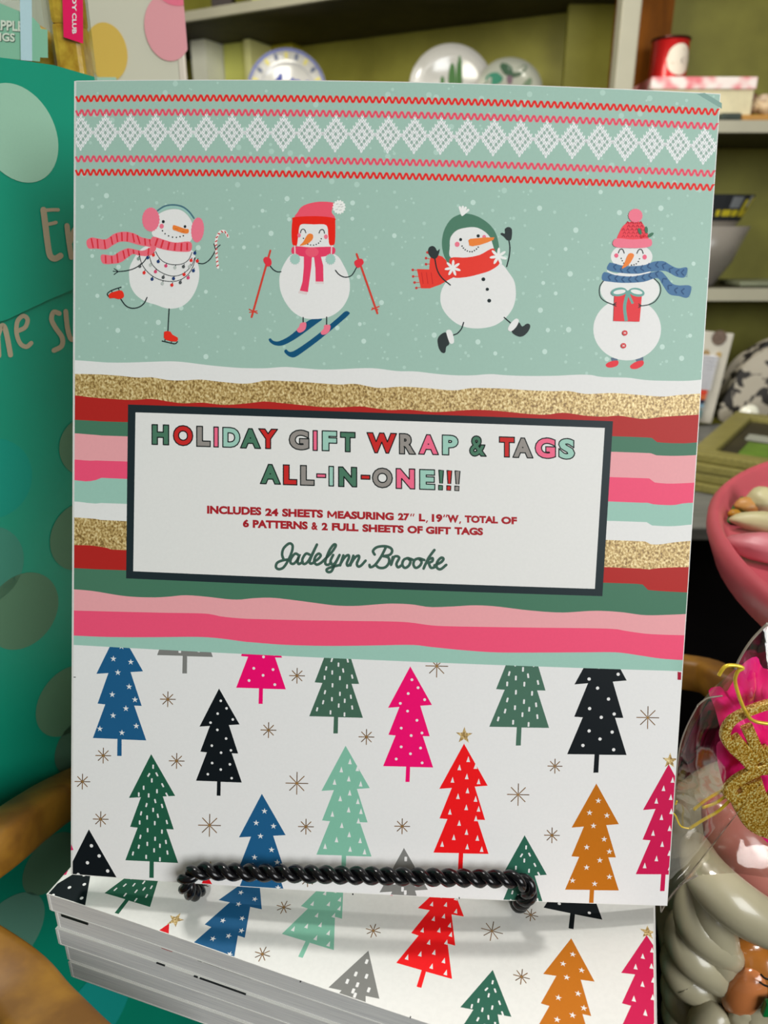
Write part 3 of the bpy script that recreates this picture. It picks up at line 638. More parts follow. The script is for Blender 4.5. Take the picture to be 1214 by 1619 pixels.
    p.ell(480, 337, 13, 16, PK); p.ell(678, 347, 14, 17, PK)
    p.dots([(513,359),(545,403),(565,408),(587,409),(607,404),(624,394),(637,380),(644,362)], 5, BK)
    p.blob([(485,412),(510,385),(540,335),(562,324),(583,335),(580,365),(550,395),(512,410)], OR)
    for q in ([(268,450),(130,940)], [(905,475),(1058,912)]): p.line(q, 15, RO, smooth=False)
    p.line([(113,883),(172,912)], 9, RO, smooth=False); p.line([(115,905),(170,895)], 8, RO, smooth=False); p.line([(1016,885),(1070,862)], 9, RO, smooth=False); p.line([(1020,872),(1062,885)], 8, RO, smooth=False)
    p.line([(265,560),(290,590),(320,606),(347,605)], 8, BK); p.line([(748,595),(780,630),(825,646),(870,630),(905,572)], 8, BK)
    MR = K(222, 52, 66)
    p.blob([(216,515),(232,496),(260,502),(275,522),(276,552),(255,568),(238,560),(224,540)], MR, 3); p.blob([(893,558),(888,532),(912,513),(945,511),(957,540),(940,562),(915,578)], MR, 3)
    a.build('printed_snowman', sf, cover, label='skiing snowman in a red cap with flaps')
    # ---- jumper
    a = Art(.000010); p = Pen(a, 630, 300, 4.669); GH = K(78, 122, 100); RS = K(226, 60, 48); DK = K(46, 54, 54)
    p.blob([(365,545),(330,470),(320,380),(340,290),(390,215),(460,180),(520,178),(600,205),(680,265),(725,340),(742,440),(720,470),(560,500),(420,520),(385,548)], GH)
    p.blob([(385,500),(378,420),(385,350),(430,300),(500,280),(570,278),(630,305),(675,350),(692,395),(698,450),(620,490),(500,508)], SW)
    p.blob([(400,640),(345,690),(312,760),(312,840),(345,910),(410,975),(490,1013),(590,1024),(700,1005),(780,955),(840,880),(865,790),(858,690),(820,620),(740,540),(600,580)], SW)
    p.poly([(380,590),(350,520),(322,492),(295,485),(240,490),(230,520),(226,588),(135,585),(150,660),(165,728),(230,728),(310,700),(360,670),(408,645)], RS)
    p.blob([(385,503),(500,500),(600,480),(697,432),(720,490),(745,545),(680,595),(600,622),(500,645),(400,645),(380,570)], RS, 4)
    for x in (170, 205, 240): p.line([(x, 610), (x + 12, 695)], 5, K(190, 40, 40), smooth=False)
    for x, y, x2, y2 in ((105,592,138,595),(108,640,148,640),(118,685,155,684),(132,725,166,720),(213,463,238,490),(203,505,230,510),(203,550,228,548)): p.line([(x, y), (x2, y2)], 5, K(196, 70, 60), smooth=False); p.ell(x, y, 10, 10, K(196, 60, 56), 10)
    for t in (-1.9, -1.5, -1.1, -.65): p.line([(470, 185), (470 + 55 * math.cos(t), 185 + 58 * math.sin(t))], 18, K(230, 230, 226), smooth=False)
    def flower(x, y, r):
        for i in range(7):
            t = i * 2 * math.pi / 7 + .3; p.ell(x + r * .55 * math.cos(t), y + r * .55 * math.sin(t), r * .5, r * .17, K(230, 230, 226), 12, rot=t)
        p.ell(x, y, r * .25, r * .25, K(230, 230, 226))
    flower(400, 578, 58); flower(736, 492, 62)
    p.ell(458, 368, 11, 12, BK); p.ell(588, 341, 12, 12, BK); p.ell(433, 403, 18, 19, PK); p.ell(632, 347, 14, 13, PK)
    p.dots([(469,416),(479,431),(492,443),(508,452),(526,457),(543,457),(560,449),(575,438),(588,424)], 5.5, BK)
    p.poly([(515,372),(530,362),(575,358),(640,352),(708,352),(700,370),(660,388),(600,408),(545,418),(522,412)], OR)
    p.ell(626, 661, 14, 14, BK); p.ell(655, 735, 12, 12, BK); p.ell(669, 819, 14, 14, BK)
    p.line([(268,510),(285,590),(320,650),(382,703)], 9, BK); p.line([(815,375),(822,430),(815,500),(798,568)], 9, BK)
    p.blob([(218,460),(225,427),(250,415),(272,428),(286,452),(303,437),(300,465),(285,500),(262,510),(235,495)], DK, 3)
    p.blob([(780,350),(752,328),(765,318),(785,324),(785,290),(810,275),(835,290),(837,335),(828,372),(800,372)], DK, 3)
    p.line([(480,980),(465,1025),(435,1060),(403,1073)], 9, BK); p.line([(780,943),(828,985)], 9, BK)
    p.blob([(352,1055),(375,1135),(352,1160),(345,1200),(322,1203),(298,1170),(288,1110),(308,1072)], DK, 3); p.blob([(352,1042),(382,1035),(400,1065),(410,1125),(382,1136),(362,1090)], K(226, 225, 222), 3)
    p.blob([(885,978),(912,1010),(948,988),(972,1002),(958,1045),(920,1080),(880,1082),(835,1045)], DK, 3); p.blob([(865,952),(888,965),(870,1010),(832,1045),(806,1030),(828,985)], K(226, 225, 222), 3)
    a.build('printed_snowman', sf, cover, label='leaping snowman in a green hood and red scarf')
    # ---- gift bearer
    a = Art(.000010); p = Pen(a, 880, 300, 4.669); NB = K(72, 112, 150); NB2 = K(44, 80, 120); TL = K(106, 160, 150)
    p.poly([(398,1240),(450,1240),(450,1275),(405,1270)], K(92, 108, 128)); p.poly([(575,1240),(640,1235),(638,1270),(590,1275)], K(92, 108, 128))
    SH = K(222, 52, 62)
    p.blob([(362,1290),(395,1268),(452,1262),(450,1295),(410,1312),(372,1310)], SH, 3); p.blob([(543,1298),(585,1270),(637,1262),(638,1295),(590,1322),(550,1320)], SH, 3)
    p.ell(540, 740, 218, 135, SW, 36); p.ell(520, 1030, 250, 230, SW, 48); p.ell(553, 495, 154, 98, SW, 36)
    p.blob([(360,810),(450,860),(620,860),(700,820),(640,760),(450,760)], SW)
    p.line([(348,670),(318,715),(318,780),(350,820),(415,848)], 8, BK); p.line([(718,655),(760,700),(765,760),(730,820),(680,848),(625,857)], 8, BK)
    p.blob([(385,545),(410,540),(500,562),(620,560),(680,545),(720,530),(790,528),(850,562),(900,580),(962,575),(945,645),(880,640),(800,600),(700,605),(600,620),(480,615),(375,592)], NB, 4)
    p.line([(375,600),(430,622),(560,632),(690,608)], 10, SW)
    p.blob([(350,608),(430,630),(560,640),(680,615),(760,600),(800,630),(850,690),(900,706),(990,712),(970,795),(900,785),(830,770),(780,700),(740,652),(640,680),(500,688),(400,680),(335,665)], NB, 4)
    for x, y, t in ((430,570,.1),(480,590,.1),(530,595,0),(580,592,-.05),(630,580,-.2),(680,565,-.3),(740,555,-.1),(790,560,.4),(840,590,.5),(890,610,.2),(930,612,0),(390,645,.2),(440,655,.1),(490,662,.05),(540,662,0),(590,658,-.1),(640,648,-.15),(690,635,-.2),(740,620,.2),(790,665,.9),(830,715,.7),(880,742,.2),(930,750,.1)):
        c, s = math.cos(t), math.sin(t)
        for sg in (-1, 1): p.line([(x - 12 * c, y - 12 * s), (x + 10 * c - sg * 22 * s, y + 10 * s + sg * 22 * c)], 10, NB2, smooth=False, cap=False)
    for i in range(7): p.line([(955 - i, 580 + i * 10), (970 - i, 583 + i * 10)], 3, NB, smooth=False); p.line([(985 - i * 3, 715 + i * 12), (1000 - i * 3, 720 + i * 12)], 3, NB, smooth=False)
    p.line([(455,467),(465,444),(478,438),(490,446),(498,468)], 7, BK); p.line([(592,470),(603,446),(618,440),(630,448),(638,470)], 7, BK)
    p.ell(440, 486, 15, 16, K(236, 100, 128)); p.ell(649, 497, 16, 18, K(236, 100, 128))
    p.dots([(476,507),(484,524),(495,542),(527,557),(552,557),(570,554),(587,547),(602,530),(611,510)], 5, BK)
    p.blob([(480,582),(500,540),(525,480),(548,468),(570,480),(560,512),(528,557)], OR, 3)
    HT = K(232, 70, 82)
    p.blob([(450,372),(462,315),(495,262),(545,236),(620,240),(655,290),(672,372),(560,380)], HT)
    for r_ in range(5):
        for c_ in range(6 - (r_ > 3)):
            x, y = 482 + c_ * 32 + (r_ % 2) * 8, 350 - r_ * 25
            if abs(x - 562) > 108 - r_ * 13: continue
            p.line([(x, y), (x + 10, y - 14)], 6, K(190, 44, 60), smooth=False); p.line([(x + 20, y), (x + 10, y - 14)], 6, K(190, 44, 60), smooth=False)
    p.blob([(412,400),(425,368),(460,360),(560,368),(680,362),(702,385),(695,415),(650,428),(560,432),(440,425)], PK)
    p.ell(580, 192, 52, 50, PK, scal=.04, ns=18)
    for x, y, t in ((612,308,1.2),(660,298,1.5),(692,335,-.6)): p.ell(x, y, 26, 12, K(66, 112, 86), 12, rot=t)
    p.ell(627, 350, 10, 10, K(206, 36, 46)); p.ell(645, 340, 10, 10, K(206, 36, 46))
    p.poly([(425,770),(628,770),(620,870),(610,975),(417,970)], K(222, 56, 62))
    p.ell(458, 755, 60, 32, TL, rot=-.15); p.ell(462, 755, 46, 16, SW, rot=-.15); p.ell(590, 758, 58, 32, TL, rot=.2); p.ell(588, 755, 44, 16, SW, rot=.2)
    p.line([(525,755),(500,860),(512,970)], 24, TL, cap=False); p.line([(528,770),(560,842)], 18, TL, smooth=False, cap=False); p.ell(525, 762, 20, 18, TL)
    for x, y, s in ((415,848,1),(625,857,-1)):
        for dy in (-14, 0, 14): p.line([(x, y), (x + s * 22, y + dy)], 6, BK, smooth=False)
    for x, y in ((502,1058),(492,1152)):
        p.ell(x, y, 20, 20, K(206, 62, 66)); p.line([(x - 8, y - 6), (x + 8, y + 6)], 4, SW, smooth=False); p.line([(x - 8, y + 6), (x + 8, y - 6)], 4, SW, smooth=False)
    a.build('printed_snowman', sf, cover, label='snowman in a knitted hat holding a red gift')

# ================================================================== SETTING
def tint(m): return m
M_WALL = mat('olive_wall_paint', K(92, 92, 34), .7, .12, 6)
M_FLOOR = mat('dark_floor_boards', (.008, .006, .005), .8, .3, 8, .2, spec=.05)
FLZ = -.95
def struct(o): o['kind'] = 'structure'; return o
struct(box_obj('floor', -2.5, 2.5, -2.4, 3.0, FLZ - .05, FLZ, M_FLOOR))
struct(box_obj('wall_back', -2.5, 2.5, 2.9, 3.0, FLZ, 1.9, M_WALL))
struct(box_obj('wall_left', -2.55, -2.5, -2.4, 3.0, FLZ, 1.9, mat('cream_wall', K(190, 186, 160), .7, .1, 5)))
struct(box_obj('wall_right', 2.5, 2.55, -2.4, 3.0, FLZ, 1.9, mat('cream_wall', K(190, 186, 160), .7, .1, 5)))
struct(box_obj('ceiling', -2.55, 2.55, -2.4, 3.0, 1.9, 1.95, mat('ceiling_paint', K(205, 200, 185), .8, .05, 5)))

# ================================================================== SHELVING (background)
M_CREAM = mat('cream_shelf_paint', K(158, 154, 134), .5, .06, 12)
M_OLIVE = mat('olive_cabinet_paint', K(146, 142, 54), .6, .18, 5, rgb2=K(118, 114, 36))
M_OLIVE2 = mat('light_olive_paint', K(198, 200, 104), .5, .08, 8)
M_WOOD = mat('warm_brown_wood', K(126, 72, 12), .7, .35, 14, .1, spec=.15, stretch=(4, 4, .6))
M_SHELF_SHADE = mat('painted_shelf_shade', K(52, 46, 22), .7, .3, 20)  # shade under the shelves put into the board colour
def frame2(P0, P1):                       # local frame: x along the front edge, y into the cabinet
    d = (P1 - P0); d.z = 0; L = d.length; d.normalize(); n = Vector((-d.y, d.x, 0))
    return Matrix(((d.x, n.x, 0, P0.x), (d.y, n.y, 0, P0.y), (0, 0, 1, 0), (0, 0, 0, 1))), L
# left unit, its front running from far left to the cream post
A0 = atY(290, 27, 2.15); A1 = atY(985, -80, 1.66)
ML, LL = frame2(A0, A1)
zs = A0.z
sh = thing('wall_cabinet', 'olive green open wall cabinet with cream shelf edges behind the tall book', 'cabinet', (A0.x, A0.y, FLZ))
dep = .36
box_obj('back_panel', -.5, LL + .02, dep, dep + .02, FLZ, 1.2, M_OLIVE, sh, M=ML)
def shelf_board(z, parent, M, L, x0=-.5, d=dep, th=.02, under=M_SHELF_SHADE):
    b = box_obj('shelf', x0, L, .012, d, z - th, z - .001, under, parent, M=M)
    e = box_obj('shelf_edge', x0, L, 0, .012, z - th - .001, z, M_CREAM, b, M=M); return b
zp = zs - .30
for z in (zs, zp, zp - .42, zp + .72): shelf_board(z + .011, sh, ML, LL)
box_obj('side_panel', -.12, -.07, dep - .20, dep, zp, zs - .01, mat('pale_side_panel', K(222, 222, 204), .6, .1, 6), sh, M=ML)
box_obj('pilaster', -.065, .02, dep - .13, dep, zp, zs - .01, M_OLIVE2, sh, .004, M=ML)
box_obj('pilaster', .02, .042, dep - .15, dep, zp, zs - .01, mat('pale_olive_trim', K(222, 220, 150), .5, .05, 8), sh, .004, M=ML)
box_obj('pilaster', .042, .115, dep - .055, dep, zp, zs - .01, mat('ochre_olive_trim', K(172, 162, 44), .5, .1, 8), sh, .003, M=ML)
box_obj('pilaster', .04, .20, dep - .13, dep, zs + .012, zs + .5, M_OLIVE2, sh, .004, M=ML)
# right unit
YR = 1.66
def zr(px, py, y=YR): return atY(px, py, y).z
xl = atY(972, 140, YR).x
rr = thing('display_shelves', 'cream edged shelf unit with olive back right of the tall book', 'shelf unit', (xl, YR, FLZ))
YB = YR + .34
box_obj('back_panel', xl - .03, 1.6, YB, YB + .02, FLZ, 1.2, M_OLIVE, rr)
pw = atY(1002, 140, YR).x - xl
box_obj('post', xl - .004, xl + pw - .004, YR - .01, YR + .03, FLZ, 1.2, M_CREAM, rr, .003)
wx0, wx1 = xl + pw - .002, atY(1060, 60, YR + .17).x
box_obj('wood_panel', wx0, wx1, YR + .17, YR + .19, zr(1100, 190), 1.2, M_WOOD, rr)
for py in (190, 456, -170):
    z = zr(1180, py)
    th = .022 if py == 190 else .026
    b = box_obj('shelf', xl + .02, 1.6, YR + .012, YB, z - th + .002, z - .001, M_SHELF_SHADE, rr)
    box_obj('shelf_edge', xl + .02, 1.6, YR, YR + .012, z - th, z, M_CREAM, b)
ZS1, ZS2 = zr(1180, 190), zr(1180, 456)

# plates on the left cabinet
def plate(name, label, cx, cy_top, y, r, draw, tilt=.25, rgb=K(190, 188, 182), prof=None, cat='plate'):
    top = atY(cx, cy_top, y)
    c = Vector((top.x, y - .02, top.z - r)); t = thing(name, label, cat, (c.x, c.y, c.z - r))
    bm = bmesh.new(); prof = prof or [(0, 0), (r * .55, 0), (r * .62, .004), (r * .7, .006), (r, .014), (r, .017), (r * .68, .010), (r * .58, .004), (0, .004)]
    M = Matrix.Translation(c) @ Matrix.Rotation(math.pi / 2 - tilt, 4, 'X') @ Matrix.Rotation(0, 4, 'Z')
    lathe(bm, prof, M, 48)
    o = bm_obj('plate_body', bm, t, mat(name + '_glaze', rgb, .18, .03, 20, coat=.4), True)
    class SF:
        W = 1
        def P(s, u, v, off=0): return M @ Vector((u, v, .0045 + off + (max(0, math.hypot(u, v) - r * .58) ** 1 * .0) + (.0058 if math.hypot(u, v) > r * .66 else 0) + (max(0, math.hypot(u, v) - r * .68) * .22)))
    a = Art(.0012); draw(a, r); pr = a.build('plate_decoration', SF(), t, FLAT); pr['kind'] = 'stuff'
    return t
def ringp(a, r0, r1, col, n=40):
    for i in range(n):
        t0, t1 = 2 * math.pi * i / n, 2 * math.pi * (i + 1) / n
        a.poly([(r0 * math.cos(t0), r0 * math.sin(t0)), (r1 * math.cos(t0), r1 * math.sin(t0)), (r1 * math.cos(t1), r1 * math.sin(t1)), (r0 * math.cos(t1), r0 * math.sin(t1))], col)
def ep(a, x, y, rx, ry, col, n=12, rot=0):
    a.poly([(x + rx * math.cos(t * 2 * math.pi / n) * math.cos(rot) - ry * math.sin(t * 2 * math.pi / n) * math.sin(rot), y + rx * math.cos(t * 2 * math.pi / n) * math.sin(rot) + ry * math.sin(t * 2 * math.pi / n) * math.cos(rot)) for t in range(n)], col)
def d_blue(a, r):
    b = K(96, 104, 160); ringp(a, r * .93, r * .99, b)
    for i in range(20):
        t = i * math.pi / 10; ep(a, r * .83 * math.cos(t), r * .83 * math.sin(t), r * .085, r * .05, K(206, 196, 116) if i % 2 else K(96, 104, 128), 10, t)
    ringp(a, r * .66, r * .68, K(150, 156, 176))
    for x, y, rx, ry in ((-.22,.18,.08,.2),(-.16,.36,.05,.1),(-.34,.1,.1,.08),(.14,.2,.08,.14),(.26,.2,.1,.1),(.2,.06,.18,.08),(.52,.22,.05,.06),(.5,.12,.1,.04),(-.1,-.2,.3,.1)): ep(a, x * r, y * r, rx * r, ry * r, K(66, 78, 150))
def d_cactus(a, r):
    g = K(70, 112, 60)
    for x, y0, y1, w in ((.03,-.2,.62,.09),(.2,-.3,.75,.075),(-.2,.0,.32,.055),(-.9,-.1,.05,.1)): ep(a, x * r, (y0 + y1) / 2 * r, w * r, (y1 - y0) / 2 * r, g, 14)
    ep(a, -.08 * r, .05 * r, .14 * r, .05 * r, g)
def d_leaf(a, r):
    for x, y, rx, ry, t, c in ((-.5,.35,.3,.18,.3,K(60,130,104)),(-.1,.66,.25,.14,-.5,K(60,90,66)),(.3,.6,.28,.12,.5,K(80,100,80)),(.0,.4,.1,.22,0,K(120,100,110)),(-.75,.0,.25,.15,.9,K(50,100,72)),(.5,.1,.3,.12,1.,K(110,130,104))): ep(a, x * r, y * r, rx * r, ry * r, c, 12, t)
p_ = atY(336, 4, 2.32); o = box_obj('dark_box', p_.x, p_.x + .055, 2.30, 2.36, zs + .0125, zs + .10, mat('dark_brown_card', K(44, 30, 22), .6, .2, 30), None, .002); setp(o, 'small dark brown box on the uppermost shelf at the left', 'box')
plate('blue_plate', 'white plate with blue rim and yellow dots leaning in the wall cabinet', 453, 78, 2.12, .098, d_blue)
plate('cactus_plate', 'white plate painted with green cacti above the middle of the tall book', 713, 71, 2.0, .098, d_cactus)
plate('leaf_plate', 'smaller pale dish with dark green leaf print right of the cactus plate', 806, 91, 1.95, .072, d_leaf, .45, K(170, 172, 158))

# red tin, gift boxes and trinkets on the right shelf
xy = lambda px, py, y: atY(px, py, y)
def cyl(name, c, r, z0, z1, m, parent=None, seg=36, r1=None):
    bm = bmesh.new(); r1 = r1 if r1 is not None else r
    lathe(bm, [(0, z0), (r, z0), (r1, z1), (0, z1)], Matrix.Translation((c[0], c[1], 0)), seg); return bm_obj(name, bm, parent, m, False)
yt = 1.74
g0, g1 = atY(1022, 150, yt - .03), atY(1186, 150, yt - .03)
zb1 = atY(1060, 129, yt).z
gb = thing('gift_box', 'flat white and pink patterned gift box lying under the red tin', 'box', (g0.x, yt, ZS1))
M_PB = mat('pink_white_pattern_paper', K(226, 214, 208), .5, 0, 34, rgb2=K(216, 110, 118), detail=1)
box_obj('box_base', g0.x + .004, g1.x - .002, yt - .05, yt + .09, ZS1 + .001, zb1 - .022, mat('cream_box_card', K(206, 196, 160), .6, .15, 30), gb, .002)
box_obj('box_lid', g0.x, g1.x, yt - .054, yt + .094, zb1 - .022, zb1, M_PB, gb, .002)
tin = thing('red_tin', 'red cylindrical tin with an oval white label on the top right shelf', 'tin', (0, 0, 0))
c0, c1 = atY(1033, 100, yt), atY(1091, 100, yt); tc = ((c0.x + c1.x) / 2, yt + .02); tr = (c1.x - c0.x) / 2; zt = atY(1062, 60, yt).z
bm = bmesh.new(); lathe(bm, [(0, zb1), (tr * .96, zb1), (tr, zb1 + .003), (tr * .985, zb1 + .006), (tr * .985, zt - .005), (tr * 1.02, zt - .003), (tr * 1.02, zt), (tr * .9, zt), (tr * .9, zt - .006), (0, zt - .006)], Matrix.Translation((tc[0], tc[1], 0)), 40)
bm_obj('tin_body', bm, tin, mat('red_tin_paint', K(196, 20, 22), .3, .05, 10, coat=.3, metal=.2), True)
bm = bmesh.new(); lathe(bm, [(tr * 1.03, zt - .0035), (tr * 1.06, zt - .001), (tr * 1.03, zt + .002), (tr * .88, zt + .002), (tr * .88, zt - .004)], Matrix.Translation((tc[0], tc[1], 0)), 40)
bm_obj('tin_rim', bm, tin, mat('dark_tin_rim', K(70, 30, 20), .35, .1, 20, metal=.6))
class CylS:
    W = 1
    def P(s, u, v, off=0): t = -math.pi / 2 + .28 + u / tr; return Vector((tc[0] + (tr + off) * math.cos(t), tc[1] + (tr + off) * math.sin(t), zb1 + (zt - zb1) * .48 - v))
a = Art(.0006); hh = (zt - zb1) * .36
for i in range(12):
    u0, u1 = [-.028 + .056 * k / 12 for k in (i, i + 1)]; f = lambda u: hh * math.sqrt(max(0, 1 - (u / .028) ** 2))
    a.f.append(([(u0, -f(u0)), (u1, -f(u1)), (u1, f(u1)), (u0, f(u0))], K(222, 214, 196), False, 0))
ep(a, .008, .002, .006, .007, K(70, 50, 30)); ep(a, -.010, .007, .007, .003, K(180, 160, 130)); ep(a, .012, -.018, .007, .002, K(190, 170, 140))
a.build('oval_label', CylS(), tin, FLAT)
# trinkets
p0, p1 = atY(1160, 190, 1.70), atY(1250, 190, 1.70)
tray = thing('wooden_tray', 'small light wooden tray at the right edge of the top shelf', 'tray', (p0.x, 1.7, ZS1))
box_obj('tray_base', p0.x + .004, p1.x, 1.675, 1.75, ZS1 + .001, ZS1 + .012, mat('light_tray_wood', K(176, 126, 48), .5, .2, 20), tray, .002)
for i, (px, py, r, c) in enumerate(((1178, 172, .017, K(178, 150, 120)), (1196, 166, .021, K(206, 180, 140)), (1213, 170, .020, K(196, 170, 134)), (1186, 160, .013, K(150, 110, 84)), (1208, 156, .012, K(200, 176, 150)))):
    P = atY(px, py, 1.705 + .012 * (i % 2)); bm = bmesh.new(); z = max(P.z, ZS1 + .012 + r * .8) if i < 3 else ZS1 + .012 + r * 2.6
    blob(bm, (P.x, P.y, z), (r, r * .8, r * .8), 14, disp=.5, sc=30)
    o = bm_obj('sea_shell', bm, None, mat('shell%d' % i, c, .5, .3, 60), True)
    setp(o, ['brownish shell at the left end of the wooden tray', 'largest pale shell in the wooden tray', 'tan shell at the frame edge in the tray', 'small dark shell lying on top of the others', 'small rosy shell on top at the right'][i], 'shell', 'shells in the small wooden tray')
P = atY(1152, 186, 1.68)
o = box_obj('teal_pouch', P.x - .022, P.x + .02, 1.665, 1.70, ZS1 + .001, ZS1 + .014, mat('dark_teal_cloth', K(56, 66, 58), .7, .3, 40), None, .004); setp(o, 'dark teal folded pouch on the shelf beside the wooden tray', 'pouch')
P = atY(1163, 172, 1.66); bm = bmesh.new(); blob(bm, (P.x, 1.712, ZS1 + .02), (.012, .012, .019), 14); o = bm_obj('red_ornament', bm, None, mat('deep_red_glaze', K(150, 26, 20), .35, .1, 20), True); setp(o, 'small deep red ornament between the gift box and the shells', 'ornament')

# stacked bowls
def bowl(label, rim_px, rim_py, base_py, y, r, c, deco):
    z1 = atY(rim_px, rim_py, y).z; z0 = atY(rim_px, base_py, y).z; h = z1 - z0; cx = atY(rim_px, rim_py, y).x - r
    t = thing('bowl', label, 'bowl', (cx, y, z0), 'bowls stacked on the second right shelf'); bm = bmesh.new()
    lathe(bm, [(0, 0), (r * .42, 0), (r * .46, h * .06), (r * .74, h * .42), (r, h), (r * .965, h), (r * .7, h * .45), (r * .42, h * .12), (0, h * .1)], Matrix.Translation((cx, y, z0)), 48)
    bm_obj('bowl_body', bm, t, mat(c[0], c[1], .3, .1, 14), True)
    if deco:
        class BS:
            W = 1
            def P(s, u, v, off=0): th = -math.pi / 2 + u; k = v; rad = r * (.74 + .26 * (k - .42) / .58); return Vector((cx + (rad + off) * math.cos(th), y + (rad + off) * math.sin(th), z0 + h * k))
        a = Art(.0012); 
        for u0, u1, v0, v1, col in ((-.5,1.12,.45,1.0,K(40,42,46)),(-.1,1.05,.55,.68,K(196,180,40)),(.6,.76,.68,.9,K(190,176,50)),(.9,1.06,.6,.95,K(206,190,56)),(.2,.5,.72,.95,K(120,124,128)),(.74,.9,.75,.98,K(130,134,140))):
            n = 6
            for i in range(n):
                a0, a1 = u0 + (u1 - u0) * i / n, u0 + (u1 - u0) * (i + 1) / n; a.poly([(a0, v0), (a1, v0), (a1, v1), (a0, v1)], col)
        a.build('painted_pattern', BS(), t, FLAT)
    return t
yb = 1.78
bowl('lower plain grey bowl of the stack right of the tall book', 1180, 358, 452, yb, .105, ('grey_stoneware', K(128, 122, 114)), False)
bowl('upper bowl with a black and yellow painted side', 1187, 310, 382, yb, .098, ('pale_grey_stoneware', K(150, 142, 130)), True)
P = atY(1190, 452, 1.70); o = box_obj('grey_dish', atY(1166, 452, 1.70).x, .95, 1.69, 1.8, ZS2 + .001, ZS2 + .012, mat('grey_green_glaze', K(112, 116, 92), .4, .1, 20), None, .004); setp(o, 'low grey green dish on the shelf right of the bowls', 'dish')

# ================================================================== TABLE WITH FRAMES (right middle)
ZT = -.407
t = thing('display_table', 'dark display table with a grey top edge under the wooden frames', 'table', (1.1, 1.3, FLZ))
box_obj('table_top', .25, 1.5, 1.0, 1.62, ZT - .02, ZT, mat('grey_brushed_top', K(112, 112, 108), .45, .25, 10, stretch=(1, 12, 12)), t, .002)
box_obj('table_front', .27, 1.48, 1.02, 1.03, FLZ, ZT - .02, mat('black_table_front', (.006, .005, .005), .9, .2, 10, spec=.02), t)
for x in (.27, 1.44): 
    for y in (1.03, 1.56): box_obj('leg', x, x + .04, y, y + .04, FLZ, ZT - .02, mat('black_table_front', (.006, .005, .005), .7), t)
M_FRM = mat('olive_gold_frame_wood', K(132, 124, 66), .45, .25, 40, stretch=(1, 8, 8))
M_FRM2 = mat('dark_frame_recess', K(52, 46, 24), .6, .3, 20)
fz = ZT
for i in range(4):
    th = .016; dx = .006 * (i % 2); cA = atZ(1086, 716, ZT + .064); cB = atZ(1152, 660, ZT + .064); rot_ = math.atan2(-(cB.x - cA.x), cB.y - cA.y); Mz = Matrix.Translation((cA.x + dx, cA.y + .003 * i, 0)) @ Matrix.Rotation(rot_, 4, 'Z')
    t = thing('picture_frame', ['bottom wooden picture frame of the pile on the grey table', 'second wooden picture frame from the bottom of the pile', 'third wooden picture frame from the bottom of the pile', 'topmost wooden frame of the pile with green print inside'][i], 'frame', (.6, 1.3, fz), 'picture frames piled on the grey table')
    Wd, Hd, bw = .50, .36, .035
    for nm, q in (('frame_rail', (0, Wd, 0, bw)), ('frame_rail', (0, Wd, Hd - bw, Hd)), ('frame_stile', (0, bw, bw, Hd - bw)), ('frame_stile', (Wd - bw, Wd, bw, Hd - bw))):
        box_obj(nm, *q, fz + .0008, fz + th, M_FRM, t, .003, M=Mz)
    box_obj('frame_backing', bw, Wd - bw, bw, Hd - bw, fz + .001, fz + .006, M_FRM2, t, M=Mz)
    if i == 3:
        box_obj('green_print', bw + .03, .34, bw + .02, .15, fz + .0065, fz + .009, mat('moss_green_print', K(92, 124, 32), .4, .25, 20), t, M=Mz)
        box_obj('print_mount', bw + .02, .36, .17, .205, fz + .0065, fz + .010, mat('grey_mount', K(150, 152, 138), .4, .1, 20), t, M=Mz)
        box_obj('green_print', bw + .06, .40, .225, .27, fz + .0065, fz + .009, mat('moss_green_print', K(92, 124, 32), .4), t, M=Mz)
    fz += th
FT = fz
# card of hair ties, cow print pouch, pearls
yk = 1.60
k0, k1 = atY(1090, 525, yk), atY(1148, 525, yk); kb = atY(1130, 668, yk)
KM = Matrix.Rotation(-.06, 4, 'Y')
card = thing('carded_accessory', 'white rounded display card with a striped bundle beside the tall book', 'card', (k0.x, yk, ZT))
zlo, zhi = kb.z, k0.z
MK = Matrix.Translation((k1.x - .03, yk, zlo)) @ Matrix.Rotation(.09, 4, 'Y')
box_obj('card', -.075, .03, 0, .004, 0, zhi - zlo, mat('ivory_card', K(196, 190, 176), .45, .1, 25), card, .0018, M=MK)
for i in range(10): box_obj('striped_band', -.05, .006, -.008, -.0005, .075 + i * .0075, .080 + i * .0075, mat('white_band', K(206, 206, 212), .4, .05, 20), card, .001, M=MK)
for z0, z1, n_, c in ((.063, .073, 'red_band', K(206, 62, 40)), (.053, .062, 'orange_band', K(206, 100, 48)), (.044, .052, 'navy_band', K(44, 40, 60)), (.035, .043, 'blue_band', K(120, 156, 176)), (.012, .030, 'teal_bead_band', K(96, 130, 130))):
    box_obj(n_, -.052, .000, -.009, -.0005, z0, z1, mat(n_, c, .4, .1, 30), card, .001, M=MK)
for x, z, r, c in ((.0, .185, .016, K(110, 90, 76)), (-.02, .15, .008, K(170, 140, 90)), (.008, .15, .006, K(180, 150, 90)), (-.005, .125, .01, K(130, 122, 110)), (-.045, .175, .008, K(130, 110, 96))):
    bm = bmesh.new(); lathe(bm, [(0, 0), (r, 0), (r, .001), (0, .001)], MK @ Matrix.Translation((x, -.0005, z)) @ Matrix.Rotation(math.pi / 2, 4, 'X'), 16); bm_obj('printed_motif', bm, card, mat('motif%d' % int(x * 1e3 + z * 1e3), c, .5, .4, 200))
q0, q1, qb = atY(1146, 600, yk + .05), atY(1260, 520, yk + .05), atY(1150, 655, yk + .05)
m, nt, pz = nmat('cow_print_hide'); N = nt.nodes; L = nt.links
